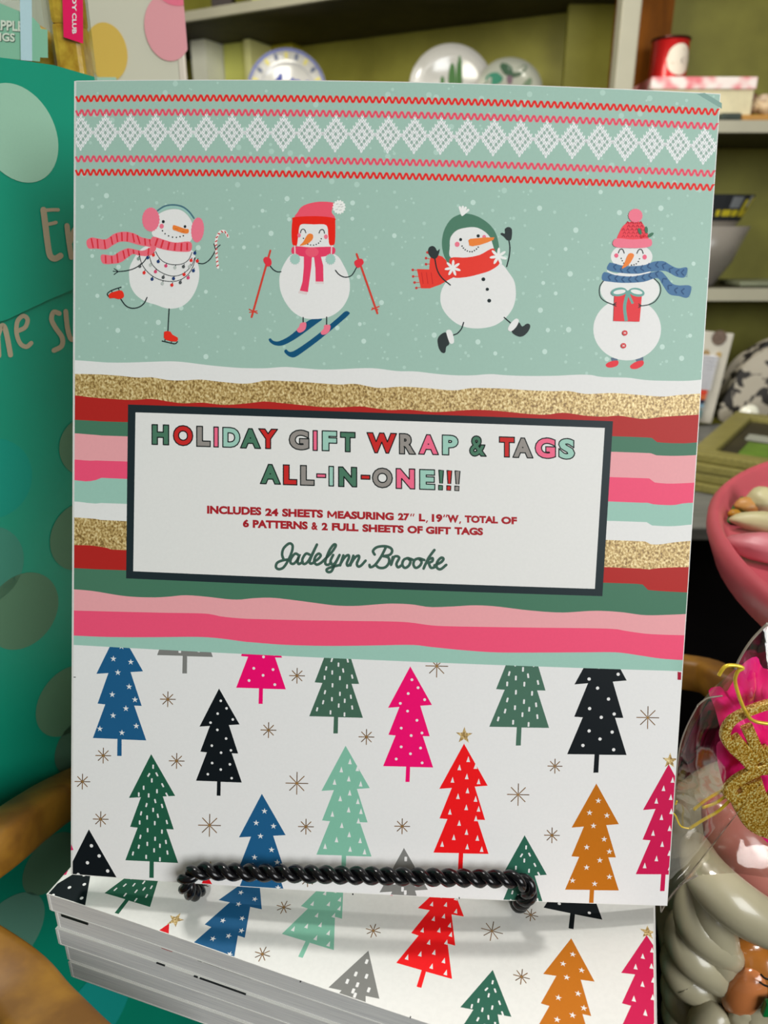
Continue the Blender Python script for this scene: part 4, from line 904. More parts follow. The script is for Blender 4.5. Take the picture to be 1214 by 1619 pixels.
tc_ = N.new('ShaderNodeTexCoord'); tn = N.new('ShaderNodeTexNoise'); tn.inputs['Scale'].default_value = 34; tn.inputs['Detail'].default_value = 2; tn.inputs['Distortion'].default_value = .6
L.new(tc_.outputs['Object'], tn.inputs['Vector']); cr = N.new('ShaderNodeValToRGB'); cr.color_ramp.elements[0].position = .475; cr.color_ramp.elements[1].position = .50
cr.color_ramp.elements[0].color = (*K(34, 30, 26), 1); cr.color_ramp.elements[1].color = (*K(166, 158, 142), 1)
L.new(tn.outputs['Fac'], cr.inputs[0]); L.new(cr.outputs[0], pz.inputs['Base Color']); pz.inputs['Roughness'].default_value = .6
M_COW = m
pou = thing('cow_print_bag', 'black and white cow print bag standing behind the wooden frames', 'bag', (q0.x, yk, ZT))
bm = bmesh.new(); out = [(0, 0), (.26, 0), (.30, .10), (.29, .185), (.13, .19), (.04, .15), (.002, .09)]
sp = [(p.x, p.y) for p in spline([(x, z, 0) for x, z in out], 6, True)]
va = [bm.verts.new((q0.x + x, yk + .012, ZT + .002 + z)) for x, z in sp]; vb = [bm.verts.new((q0.x + x, yk + .07, ZT + .002 + z)) for x, z in sp]
cxx = q0.x + .14; mid = bm.verts.new((cxx, yk - .012, ZT + .09)); mid2 = bm.verts.new((cxx, yk + .09, ZT + .09))
for i in range(len(sp)):
    j = (i + 1) % len(sp); bm.faces.new((va[i], va[j], mid)); bm.faces.new((vb[j], vb[i], mid2)); bm.faces.new((va[j], va[i], vb[i], vb[j]))
bm_obj('bag_body', bm, pou, M_COW, False)
bm = bmesh.new(); tube(bm, spline([(q0.x + .05, yk + .03, ZT + .155), (q0.x + .13, yk + .03, ZT + .21), (q0.x + .23, yk + .03, ZT + .19)], 6), .004, 8); bm_obj('bag_strap', bm, pou, mat('black_leather_strap', (.01, .01, .01), .5, .2, 30))
M_PEARL = mat('glossy_pearl_white', K(226, 224, 206), .12, .04, 20, coat=.6)
for i, (px, py, rx, rz) in enumerate(((1176, 652, .024, .030), (1197, 661, .009, .011), (1213, 644, .012, .014))):
    P = atY(px, py, 1.56 - .03 * (i == 1)); bm = bmesh.new(); blob(bm, (P.x, 1.545, ZT + .0015 + rz), (rx, .011, rz), 16, Matrix.Rotation(.5 if i == 0 else 0, 4, 'Y')); o = bm_obj('glossy_bead', bm, None, M_PEARL, True)
    setp(o, ['large glossy white bead in front of the cow print bag', 'tiny glossy white bead beside the large one', 'glossy white bead cut by the photo edge'][i], 'bead', 'glossy white beads by the cow print bag')

# ================================================================== UPRIGHT BOOK
M_PAGE = mat('page_edges', K(208, 208, 205), .7, 0, 3400, .12, stretch=(.012, .012, 1), rgb2=K(190, 190, 190), detail=3)
M_PAGE2 = mat('page_edges_upright', K(186, 186, 184), .7, 0, 1500, .2, stretch=(.05, 1, .05), rgb2=K(140, 140, 140))
M_COVER = mat('mint_cover_card', MINT, .36, .03, 500)
M_COVW = mat('white_cover_card', K(216, 215, 210), .4, .03, 500)
def book(sf, T, label, group=None, covmat=M_COVW, pages=M_PAGE):
    c = sf.P(sf.W / 2, sf.H / 2, -T); b = thing('gift_wrap_book', label, 'book', tuple(c), group)
    fc = slab('front_cover', sf, 0, sf.W, 0, sf.H, -.0004, 0, covmat, b, nv=40 if sf is UP else 1)
    slab('page_block', sf, .0008, sf.W - .0012, .0008, sf.H - .0003, -T + .0004, -.00042, pages, b)
    slab('back_cover', sf, 0, sf.W, 0, sf.H, -T, -T + .0004, M_COVW, b)
    slab('spine', sf, -.0007, .0006, 0, sf.H, -T + .0003, -.0003, M_COVW, b, nu=1)
    return b, fc
bk, cover = book(UP, .0085, 'upright holiday gift wrap book propped on the black twisted wire easel', None, M_COVW, M_PAGE2)
draw_upper(UP, cover); snowmen(UP, cover); draw_trees(UP, cover)
a = Art(.000012)
for q in ([(1101,148),(1114,147),(1141,163),(1141,172)],):
    a.poly([UP.uv(*p) for p in q], K(128, 160, 150))
a.build('creased_corner', UP, cover)

# ================================================================== STACK OF BOOKS
TT = .0106; NB_ = 5; TOT = TT * NB_
class StackSurf(Stacked):
    def P(s, u, v, off=0.0):
        d = s.drop - off; return s.O + s.U * (u + s.du) + s.V * (v + s.dv) + s.N * (-d - s.sag(u) * max(0, 1 - d / TOT))
SL = ['topmost book of the stack under the easel, tree print facing up', 'second book from the top, black ink showing on its edge', 'third book from the top of the stack', 'fourth book from the top, its spine set back', 'bottom book of the stack under the easel']
for i in range(NB_):
    sf = StackSurf(drop=i * TT + .00002 * i, du=(0, .0022, .0012, .0038, .0045)[i], dv=(0, -.0005, .0003, -.0006, 0)[i])
    b, fc = book(sf, TT - .0001, SL[i], 'gift wrap books stacked under the easel')
    if i == 0: draw_trees(sf, fc)
    else:
        for j, (u0, u1, o, c) in enumerate([[(.003, .018, .0022, 0), (.058, .0635, .0008, 1), (.0765, .0785, .0007, 0), (.0795, .103, .0006, 0)], [(.0555, .060, .0004, 0), (.075, .077, .0005, 0), (.078, .101, .0005, 0)], [(.125, .1265, .001, 0)], []][i - 1]):
            slab('cover_edge_print', sf, u0, u1, sf.H - .0004, sf.H + .0002, -o, .00002, mat('black_edge_ink', BLACK, .5, .1, 50) if not c else mat('red_edge_ink', K(170, 20, 36), .5, .1, 50), fc, nu=3, nv=1)

# ================================================================== WIRE EASEL
M_WIRE = mat('black_enamel_wire', (.004, .004, .005), .2, .1, 40, spec=.4)
def front_pt(px, py, off):
    d = ray(px, py); b = off
    for _ in range(4):
        o = UP.O + UP.N * b; p = d * (o.dot(UP.N) / d.dot(UP.N)); q = p - o; b = UP.bulge(q.dot(UP.U), q.dot(UP.V)) + off
    return p
def twisted(name, path, parent, pitch=.0134, rr=.0019, sr=.0020, ph=0.0, step=.0008):
    P = [Vector(p) for p in path]; L = [0]
    for a_, b_ in zip(P, P[1:]): L.append(L[-1] + (b_ - a_).length)
    def at(s):
        for i in range(len(P) - 1):
            if s <= L[i + 1]: t = (s - L[i]) / max(1e-9, L[i + 1] - L[i]); return P[i].lerp(P[i + 1], t)
        return P[-1]
    n = max(8, int(L[-1] / step)); C = [at(L[-1] * i / n) for i in range(n + 1)]
    ref = Vector((.1, .3, 1)).normalized(); A_, B_ = [], []
    for i, c in enumerate(C):
        t = (C[min(i + 1, n)] - C[max(i - 1, 0)]).normalized(); ref = (ref - t * ref.dot(t)).normalized(); s = t.cross(ref)
        ang = 2 * math.pi * (L[-1] * i / n) / pitch + ph
        o = (ref * math.cos(ang) + s * math.sin(ang)) * rr; A_.append(c + o); B_.append(c - o)
    for S_ in (A_, B_):
        bm = bmesh.new(); tube(bm, S_, sr, 10); bm_obj(name, bm, parent, M_WIRE, True)
ez = thing('wire_easel', 'black twisted wire easel holding the upright book above the stack', 'easel', (0, .26, -.288))
zt_ = Stacked.O.z + .0042
bl, brr = front_pt(322, 1377, .0085), front_pt(806, 1390, .0085)
mid_ = front_pt(560, 1384, .0085)
def lip(e, sgn):
    zt_ = Stacked.O.z + (.0034 if sgn < 0 else .0006)
    o = Vector((sgn, 0, 0))
    return [e, e + o * .0045 + Vector((0, .000, -.0010)), e + o * .0085 + Vector((0, .0005, -.0050)), e + o * .0090 + Vector((0, .0015, -.0110)), e + o * .0078 + Vector((0, .0042, -.0168)), Vector((e.x + sgn * .0070, e.y + .011, zt_ + .0002)), Vector((e.x + sgn * .0068, e.y + .024, zt_)), Vector((e.x + sgn * .0066, e.y + .040, zt_))]
pathR = spline([bl.lerp(mid_, .0), mid_], 12) + spline([mid_, brr], 12)[1:]
full = spline(lip(bl, -1)[::-1], 6)[:-1] + pathR[:-1] + spline(lip(brr, 1), 6)
twisted('lip_strand', full, ez)
# back frame, mostly hidden behind the book: two leaning uprights, a top arch and a rear leg
def back_pt(u, v, off): return UP.P(u, v, off)
uL, uR = UP.uv(318, 1380)[0], UP.uv(814, 1390)[0]
eL, eR = full[0], full[-1]
up_path = [eL, eL + Vector((.002, .010, .006)), back_pt(uL + .004, BH * .82, -.0185), back_pt(uL + .03, BH * .5, -.0165), back_pt(BW / 2 - .012, BH * .34, -.0165), back_pt(BW / 2 + .012, BH * .34, -.0165), back_pt(uR - .03, BH * .5, -.0165), back_pt(uR - .004, BH * .82, -.0185), eR + Vector((-.002, .010, .006)), eR]
twisted('frame_strand', spline(up_path, 10), ez, pitch=.016, step=.0016)
hp = back_pt(BW / 2, BH * .36, -.021)
leg = [hp, hp + Vector((0, .03, -.06)), Vector((hp.x, hp.y + .068, zt_))]
bm = bmesh.new(); tube(bm, spline([hp + Vector((-.03, 0, 0)), hp + Vector((-.012, .05, -.12)), Vector((hp.x - .01, hp.y + .085, zt_ + .001)), Vector((hp.x + .01, hp.y + .085, zt_ + .001)), hp + Vector((.012, .05, -.12)), hp + Vector((.03, 0, 0))], 8), .0022, 8)
bm_obj('rear_leg', bm, ez, M_WIRE, True)

# ================================================================== CHAIR
M_CH = mat('worn_oak_brown', K(142, 98, 22), .55, 0, 40, .25, rgb2=K(110, 70, 12), stretch=(1, 1, 1))
ch = thing('wooden_chair', 'worn brown wooden chair whose curved rail passes behind the tall book', 'chair', (0, .3, FLZ))
hoop = [atY(-260, 1500, .25), atY(-30, 1352, .285), atY(50, 1292, .325), atY(112, 1254, .365), atY(250, 1190, .43), atY(500, 1100, .49), atY(800, 1040, .53), atY(1080, 1062, .505), atY(1150, 1085, .47), atY(1250, 1120, .44), atY(1340, 1180, .42)]
bm = bmesh.new(); tube(bm, spline(hoop, 8), 1, 16, flat=(.0125, .0125)); bm_obj('curved_rail', bm, ch, M_CH, True)
rail2 = [atY(-190, 1430, .25), atY(0, 1545, .235), atY(70, 1620, .215), atY(160, 1710, .19), atY(300, 1800, .175)]
bm = bmesh.new(); tube(bm, spline(rail2, 8), 1, 16, flat=(.010, .015)); bm_obj('seat_rail', bm, ch, M_CH, True)
SB = StackSurf(); zb = SB.O.z - TOT - .0002
sp_ = [SB.O + SB.U * u + SB.V * v for u, v in ((.03, .03), (.24, .03), (.24, .30), (.045, .30))]
prism('seat', [(p.x, p.y) for p in sp_], zb - .022, zb, mat('dark_seat_wood', K(40, 26, 10), .5, .3, 20), ch, .002)
for u, v in ((.06, .06), (.185, .06), (.22, .26), (.14, .26)):
    p = SB.O + SB.U * u + SB.V * v; bm = bmesh.new(); tube(bm, [(p.x, p.y, zb - .02), (p.x, p.y, FLZ)], [.014, .010], 12, up=Vector((1, 0, 0))); bm_obj('leg', bm, ch, M_CH, True)
p = hoop[6]; bm = bmesh.new(); tube(bm, [(p.x, p.y, p.z), (p.x - .02, p.y + .01, FLZ)], [.012, .012], 12, up=Vector((1, 0, 0))); bm_obj('back_post', bm, ch, M_CH, True)
p = hoop[5]; bm = bmesh.new(); tube(bm, [(p.x, p.y, p.z), (p.x - .0, p.y + .01, FLZ)], [.012, .012], 12, up=Vector((1, 0, 0))); bm_obj('back_post', bm, ch, M_CH, True)
p = hoop[0]; bm = bmesh.new(); tube(bm, [p, (p.x, p.y, FLZ)], [.012, .012], 12, up=Vector((1, 0, 0))); bm_obj('front_post', bm, ch, M_CH, True)
p = rail2[-1]; bm = bmesh.new(); tube(bm, [p, (p.x, p.y, FLZ)], [.012, .012], 12, up=Vector((1, 0, 0))); bm_obj('front_post', bm, ch, M_CH, True)

# ================================================================== TEAL DISPLAY BOX (left)
q0 = atY(0, 93, .42); q1 = atY(143, 122, .466)
dx = Vector((q1.x - q0.x, q1.y - q0.y, 0)); du_ = dx.normalized(); ztop = (q0.z + q1.z) / 2
slope_ = (q1.z - q0.z) / dx.length
nrm = Vector((du_.y, -du_.x, 0))                       # towards the viewer
if nrm.dot(-q0) < 0: nrm = -nrm
M_TEAL = mat('teal_printed_card', K(6, 138, 110), .42, .06, 9, .03)
dbx = thing('display_box', 'tall teal cardboard display box with pale dots left of the book', 'box', (q0.x, q0.y, FLZ))
def fp(s, z, off=0.0): v = q0 + du_ * s + nrm * off; return Vector((v.x, v.y, z))
s1 = dx.length; s0 = -.30
def panel(name, sa, sb, za, zb_a, zb_b, th, off, m, parent):
    vs = [fp(sa, za, off), fp(sb, za, off), fp(sb, zb_b, off), fp(sa, zb_a, off)]; vs += [v - nrm * th for v in vs]
    bm = bmesh.new(); b_ = [bm.verts.new(v) for v in vs]
    for f in ((0,1,2,3), (7,6,5,4), (0,4,5,1), (1,5,6,2), (2,6,7,3), (3,7,4,0)): bm.faces.new([b_[i] for i in f])
    bmesh.ops.bevel(bm, geom=list(bm.edges), offset=.0006, segments=1, affect='EDGES'); return bm_obj(name, bm, parent, m)
zc_at = lambda px, py: None
def hit(px, py, off=0.0):
    d = ray(px, py); o = q0 + nrm * off; t = o.dot(nrm) / d.dot(nrm); p = d * t; return (p - q0).dot(du_), p.z
sc0, zc0 = hit(0, 500); sc1, zc1 = hit(120, 452)
kz = (zc1 - zc0) / (sc1 - sc0); crz = lambda s: zc0 + kz * (s - sc0)
# upper panel overhangs the lower one at the crease
M_T2 = M_TEAL
def panel2(name, lo, hi, th, off, m):
    n = 14; bm = bmesh.new(); R_ = []
    for i in range(n + 1):
        s = s0 + (s1 - s0) * i / n; R_.append([bm.verts.new(fp(s, lo(s), off)), bm.verts.new(fp(s, hi(s), off)), bm.verts.new(fp(s, hi(s), off - th)), bm.verts.new(fp(s, lo(s), off - th))])
    for a_, b_ in zip(R_, R_[1:]):
        for k in range(4): bm.faces.new((a_[k], a_[(k + 1) % 4], b_[(k + 1) % 4], b_[k]))
    bm.faces.new(R_[0]); bm.faces.new(R_[-1][::-1]); return bm_obj(name, bm, dbx, m)
top_f = lambda s: q0.z + slope_ * s + .0015 * math.sin(s * 60)
up_panel = panel2('upper_panel', lambda s: crz(s) - .001 + .0012 * math.sin(s * 90), top_f, .003, .0032, M_T2)
lo_panel = panel2('lower_panel', lambda s: FLZ, lambda s: crz(s) + .002, .003, 0, M_T2)
panel('side_panel', s1 - .002, s1, FLZ, top_f(s1) - .002, top_f(s1) - .002, .34, -.003, M_T2, dbx)
panel('back_panel', s0, s1 - .002, FLZ, ztop - .02, ztop - .02, .003, -.34, M_T2, dbx)
panel('inner_floor', s0 + .004, s1 - .004, ztop - .21, ztop - .20, ztop - .20, .33, -.006, M_T2, dbx)
class BoxS:
    W = 1
    def __init__(s, off): s.off = off
    def P(s, u, v, off=0): return fp(u, v, s.off + off)
def circ(px, py, rp, col, parent, off, lab, rr=None):      # a printed round dot; rp = radius measured up and down in the photo
    s, z = hit(px, py, off); z2 = hit(px, py - rp, off)[1]; r = abs(z2 - z) if rr is None else rr
    a = Art(.0002); a.clip = (s0 + .001, s1 - .0003, -5, 5); a.poly([(s + r * math.cos(t * math.pi / 24), z + r * math.sin(t * math.pi / 24)) for t in range(48)], col); a.build('printed_dot', BoxS(off), parent, FLAT, lab)
circ(30, 212, 78, K(142, 184, 160), up_panel, .0034, 'large pale mint dot at the top')
OD = K(84, 122, 94); OD2 = K(12, 140, 120)
for px, py, rp, c in ((-8, 757, 65, OD2), (133, 706, 46, OD), (127, 848, 54, OD), (-22, 895, 64, K(60, 130, 110)), (37, 966, 61, OD), (108, 1108, 54, OD), (128, 1178, 44, K(70, 104, 84)), (80, 1365, 44, OD), (10, 1480, 60, K(90, 140, 120)), (150, 1600, 60, K(20, 150, 140))): circ(px, py, rp, c, lo_panel, .0002, None)
# brush lettering
BG = K(166, 154, 128)
def letters(L, parent, off, lab):
    a = Art(.0003); f = lambda x, y: hit(x, y, off); p = Pen(a, 0, 100, 3.115, f)
    for q, wd in L: p.line(q, wd, BG)
    a.build('printed_word', BoxS(off), parent, FLAT, lab)
letters([([(212,722),(222,800),(232,880),(244,945),(268,962),(296,948)], 30), ([(205,726),(250,722),(285,722)], 17), ([(222,795),(250,790),(274,784)], 17), ([(328,800),(338,880),(350,955)], 26), ([(345,880),(362,825),(380,812),(398,850),(410,950)], 24)], up_panel, .0034, 'cream brush lettering, first word of the slogan')
letters([([(-22,1200),(-16,1300),(-8,1440)], 26), ([(-12,1340),(4,1296),(20,1300),(34,1350),(50,1436)], 26), ([(86,1318),(122,1300),(134,1262),(112,1244),(84,1272),(80,1330),(98,1380),(128,1396),(152,1378)], 22),
         ([(290,1232),(262,1226),(252,1262),(274,1306),(304,1350),(302,1392),(264,1414)], 24), ([(322,1222),(330,1300),(346,1356),(370,1352),(384,1300),(392,1225)], 24)], lo_panel, .0002, 'cream brush lettering under the crease')

# candy packs standing inside the box
M_CLR, ntc, pc = nmat('clear_acetate'); pc.inputs['Base Color'].default_value = (.95, .97, .96, 1); pc.inputs['Roughness'].default_value = .06
Nn = ntc.nodes; Ln = ntc.links; tr_ = Nn.new('ShaderNodeBsdfTransparent'); tr_.inputs[0].default_value = (.95, .98, .96, 1); gl = Nn.new('ShaderNodeBsdfGlossy'); gl.inputs['Roughness'].default_value = .05
lw = Nn.new('ShaderNodeLayerWeight'); lw.inputs[0].default_value = .35; mxs = Nn.new('ShaderNodeMixShader'); tx = Nn.new('ShaderNodeTexNoise'); tx.inputs['Scale'].default_value = 40
mr = Nn.new('ShaderNodeMath'); mr.operation = 'MULTIPLY_ADD'; mr.inputs[1].default_value = .55; mr.inputs[2].default_value = .05
Ln.new(lw.outputs['Facing'], mr.inputs[0]); Ln.new(mr.outputs[0], mxs.inputs[0]); Ln.new(tr_.outputs[0], mxs.inputs[1]); Ln.new(gl.outputs[0], mxs.inputs[2])
bmp = Nn.new('ShaderNodeBump'); bmp.inputs['Strength'].default_value = .06; bmp.inputs['Distance'].default_value = .002; Ln.new(tx.outputs['Fac'], bmp.inputs['Height']); Ln.new(bmp.outputs[0], gl.inputs['Normal'])
Ln.new(mxs.outputs[0], Nn['Material Output'].inputs[0])
M_CANDY = mat('amber_gummy_sugar', K(220, 182, 56), .4, 0, 90, .5, rgb2=K(176, 128, 16))
def cpack(name, label, pxa, pxb, yA, depth, z0, z1, group):
    a_, b_ = atY(pxa, 60, yA), atY(pxb, 60, yA); x0, x1 = a_.x, b_.x
    t = thing(name, label, 'candy', ((x0 + x1) / 2, yA + depth / 2, z0), group)
    box_obj('clear_box', x0, x1, yA, yA + depth, z0, z1, M_CLR, t, .003)
    return t, x0, x1
zf = ztop - .20
t1, xa, xb = cpack('candy_box', 'clear candy box with a mint label at the top left corner', -70, 74, .50, .05, zf, .30, 'clear candy boxes in the display')
rnd = random.Random(5)
for i in range(6):
    bm = bmesh.new(); blob(bm, (xa + .016 + (i % 2) * .022, .525, .045 + .028 * (i // 2) + .0), (.015, .014, .014), 14, disp=.4); bm_obj('gummy_ring', bm, t1, M_CANDY, True)
a = Art(.0002)
class Fr:
    W = 1
    def __init__(s, y): s.y = y
    def P(s, u, v, off=0): return Vector((u, s.y - off, v))
def fxy(y): return lambda px, py: (lambda p: (p.x, p.z))(atY(px, py, y))
p = Pen(a, 0, 0, 4.047, fxy(.499))
p.poly([(-200,20),(0,20),(60,45),(130,75),(215,115),(255,160),(262,185),(305,190),(308,370),(258,368),(256,395),(0,370),(-200,360)], K(136, 190, 160))
a.build('mint_label', Fr(.499), t1, FLAT, 'mint paper label')
a = Art(.0006); p = Pen(a, 0, 0, 4.047, fxy(.499))
for txt, x0, y0, x1, y1 in (('PINEAPPLE', -190, 118, 152, 204), ('RINGS', -96, 204, 98, 270)):
    text(p, txt, x0 + 4, y0 + 3, x1 + 4, y1 + 3, K(60, 84, 70), bold=.045, slope=.06, lift=0); text(p, txt, x0, y0, x1, y1, K(214, 222, 204), bold=.03, slope=.06, lift=4e-5)
a.build('label_lettering', Fr(.499), t1, FLAT, 'pale capitals on the mint label')
a = Art(.0009); p = Pen(a, 0, 0, 4.047, fxy(.498)); p.poly([(128,-60),(205,-60),(208,392),(135,385)], K(186, 214, 220))  # highlight on the clear plastic, drawn as a pale strip
a.build('glare_strip', Fr(.4985), t1, FLAT, 'pale blue painted glare on the acetate')
t2, xa, xb = cpack('candy_box', 'clear candy box with amber candy and a hot pink label', 78, 128, .50, .022, zf, .30, 'clear candy boxes in the display')
for i in range(5):
    bm = bmesh.new(); box(bm, xa + .001, xb - .001, .5015, .520, zf + .001 + .058 * i, zf + .0585 * (i + 1), .003); bm_obj('candy_block', bm, t2, M_CANDY)
a = Art(.0002); p = Pen(a, 0, 0, 4.047, fxy(.499)); p.poly([(390,-300),(530,-300),(533,280),(408,238)], K(236, 24, 92)); a.build('pink_label', Fr(.499), t2, FLAT, 'hot pink paper label')
a = Art(.0006); fy = fxy(.499)
# the label reads downward: a pen whose x runs down the photo
p = Pen(a, 0, 0, 1, lambda X, Y: fy((500 - Y) / 4.047, X / 4.047))
text(p, 'CANDY', -175, 8, 75, 36, K(240, 236, 236), bold=.03, slope=0); text(p, 'CLUB', 86, 8, 218, 36, K(240, 236, 236), bold=.03, slope=0)
a.build('label_lettering', Fr(.499), t2, FLAT, 'white capitals running down the pink label')

# white polka dot box behind
ybk = .70
wb = thing('polka_dot_box', 'white cardboard panel with yellow and pink dots behind the candy', 'box', (0, ybk, FLZ))
b0, b1 = atY(118, 60, ybk), atY(278, 60, ybk)
M_WB = mat('warm_white_card', K(206, 204, 184), .55, .03, 10)
wbf = box_obj('front_panel', b0.x - .25, b1.x, ybk, ybk + .003, FLZ, .45, M_WB, wb)
box_obj('back_panel', b0.x - .25, b1.x - .004, ybk + .014, ybk + .017, FLZ, .45, M_WB, wb)
box_obj('side_panel', b1.x - .004, b1.x, ybk + .003, ybk + .017, FLZ, .45, M_WB, wb)
e0, e1 = atY(278, 60, ybk), atY(289, 60, ybk)
box_obj('corner_strip', e0.x, e1.x, ybk - .0006, ybk + .006, FLZ, .45, mat('pale_pink_edge_card', K(216, 206, 190), .4, .1, 20), wb, .001)
def dot2(px, py, rpx, rpy, col, lab, up=0):
    a = Art(.0003); c = atY(px, py, ybk); ex = atY(px + rpx, py, ybk).x - c.x; ez = c.z - atY(px, py + rpy, ybk).z
    a.clip = (-2, b1.x + .009, -2, 2); a.poly([(c.x + ex * math.cos(t * math.pi / 24), c.z + ez * math.sin(t * math.pi / 24)) for t in range(48)], col)
    a.build('printed_dot', Fr(ybk - .0008 - up), wbf, FLAT, lab)
dot2(169, 83, 33, 46, K(214, 180, 84), 'mustard yellow dot'); dot2(266, 45, 37, 52, K(226, 158, 164), 'pale pink dot'); dot2(279, -30, 38, 40, K(232, 116, 140), 'bright pink dot at the top', .0003)
wt = box_obj('mint_flap', b0.x - .1, atY(186, 130, .68).x, .675, .678, -.3, atY(160, 124, .68).z, mat('mint_flap_card', K(168, 206, 184), .5, .05, 10), wb)

# ================================================================== RIGHT FOREGROUND: SIDE TABLE, CAKE STAND, SANTA, GIFT BAG
ZS = -.50
M_BLK = mat('black_table_paint', (.004, .0035, .003), .9, .2, 10, spec=.02)
stb = thing('side_table', 'black side table carrying the ceramic Santa and the pink cake stand', 'table', (.45, .35, FLZ))
box_obj('table_top', .150, .80, .10, .62, ZS - .02, ZS, M_BLK, stb, .003)
for x in (.155, .75):
    for y in (.12, .57): box_obj('leg', x, x + .03, y, y + .03, FLZ, ZS - .02, M_BLK, stb)
# cake stand (rim circle fitted to the photo)
zd = -.20; k_ = zd / -.2; cx_, cy_, R_ = .519 * k_, .4181 * k_, .2928 * k_
cs = thing('cake_stand', 'large round pink cake stand at the right edge holding frosted sweets', 'stand', (cx_, cy_, ZS))
M_PINK = mat('dusty_pink_enamel', K(172, 74, 84), .38, .12, 12, .05)
bm = bmesh.new()
lathe(bm, [(0, zd - .016), (R_ * .94, zd - .016), (R_ * .955, zd - .012), (R_ * .97, zd - .003), (R_ * .985, zd), (R_, zd - .005), (R_, zd - .012), (R_ * .975, zd - .030), (R_ * .90, zd - .046), (R_ * .3, zd - .052), (0, zd - .052)], Matrix.Translation((cx_, cy_, 0)), 96)
bm_obj('dish', bm, cs, M_PINK, True)
bm = bmesh.new(); lathe(bm, [(.03, zd - .05), (.018, zd - .08), (.024, zd - .12), (.016, zd - .2), (.03, ZS + .03), (.06, ZS + .012), (.065, ZS + .0005), (0, ZS + .0005)], Matrix.Translation((cx_, cy_, 0)), 40)
bm_obj('pedestal', bm, cs, M_PINK, True)
zf_ = zd - .016
def on(px, py, h=0): return atZ(px, py, zf_ + h)
def sweet(name, label, px, py, r, rot, m):
    r = tuple(x * 1.3 for x in r)
    P = on(px, py, r[2]); bm = bmesh.new(); blob(bm, (P.x, P.y, zf_ + r[2] + .0006), r, 20, Matrix.Rotation(rot, 4, 'Z'), .15)
    o = bm_obj(name, bm, None, m, True); setp(o, label, 'sweet', 'frosted sweets on the pink stand'); return o
P = [on(x, y) for x, y in ((1153, 787), (1190, 791), (1176, 833), (1144, 829))]
o = prism('green_leaf_card', [(p.x, p.y) for p in P], zf_ + .001, zf_ + .0024, mat('leaf_green_paper', K(20, 92, 40), .5, .2, 40)); setp(o, 'small green paper square under the sweets on the pink stand', 'paper')
sweet('tan_cookie', 'oval tan cookie lying on the green paper', 1182, 800, (.0082, .0060, .0050), .0, mat('tan_biscuit', K(180, 128, 64), .5, .2, 80))
sweet('mustard_cookie', 'small mustard cookie at the left corner of the green paper', 1161, 814, (.0042, .0038, .003), .4, mat('mustard_biscuit', K(170, 118, 20), .5, .2, 80))
sweet('white_meringue', 'round white meringue behind the tan cookie', 1206, 792, (.010, .010, .008), 0, mat('cream_icing', K(172, 164, 124), .5, .08, 60))
sweet('white_eclair', 'long cream coated finger in front of the tan cookie', 1226, 829, (.024, .0075, .0065), -.35, mat('cream_icing', K(172, 164, 124), .5, .08, 60))
sweet('pink_eclair', 'long pink frosted finger nearest the rim of the stand', 1240, 872, (.028, .011, .008), -.45, mat('pink_icing', K(182, 100, 108), .45, .1, 60))
# golden base of the pink finger
# ceramic Santa ---------------------------------------------------
ys = .30
def A(px, py, y=ys): return atY(px, py, y)
M_CER = mat('white_glazed_ceramic', K(164, 157, 130), .3, .1, 30, .03, coat=.25)
M_SKIN = mat('brown_glaze', K(168, 106, 46), .2, 0, 28, rgb2=K(146, 86, 26), coat=.5)
M_HAT = mat('pink_glaze', K(178, 112, 100), .25, .12, 24, coat=.5)
sa = thing('ceramic_santa', 'white haired ceramic Santa figurine standing at the bottom right corner', 'figurine', (.235, .34, ZS))
bm = bmesh.new(); c = Vector((.270, .400, -.425)); blob(bm, c, (.080, .070, .082), 40, disp=.0)
box_b = bmesh.new(); lathe(box_b, [(0, ZS + .0005), (.055, ZS + .0005), (.066, ZS + .02), (.075, ZS + .06), (0, ZS + .08)], Matrix.Translation((.262, .37, 0)), 36); merge(bm, box_b)
bm_obj('head', bm, sa, M_CER, True)
def ctube(name, pts, r, m, parent=sa, seg=16, sub=8):
    bm = bmesh.new(); P = spline([A(*p) for p in pts], sub); n = len(P)
    rr = [r * (.35 + .65 * math.sin(math.pi * min(1, max(0, (i / (n - 1)) * .9 + .05))) ** .6) for i in range(n)]
    tube(bm, P, rr, seg); return bm_obj(name, bm, parent, m, True)
# curls of hair down the left side: tapered overlapping locks
for q, r in (([(1118,1392,.345),(1098,1425,.325),(1102,1462,.315),(1130,1492,.31),(1160,1520,.31)], .012),
             ([(1098,1440,.345),(1080,1470,.325),(1090,1505,.315),(1115,1530,.31),(1148,1560,.31)], .012),
             ([(1090,1478,.345),(1072,1512,.325),(1082,1545,.32),(1108,1566,.315),(1140,1590,.315)], .0115),
             ([(1096,1505,.35),(1074,1545,.335),(1078,1580,.325),(1100,1606,.32),(1132,1618,.32)], .0115),
             ([(1098,1552,.35),(1076,1590,.335),(1084,1625,.325),(1104,1640,.32)], .012),
             ([(1108,1388,.335),(1122,1440,.315),(1136,1490,.312),(1138,1540,.314),(1128,1595,.316)], .0115),
             ([(1140,1590,.305),(1120,1620,.302),(1114,1645,.302)], .012)):
    ctube('hair_curl', q, r, M_CER)
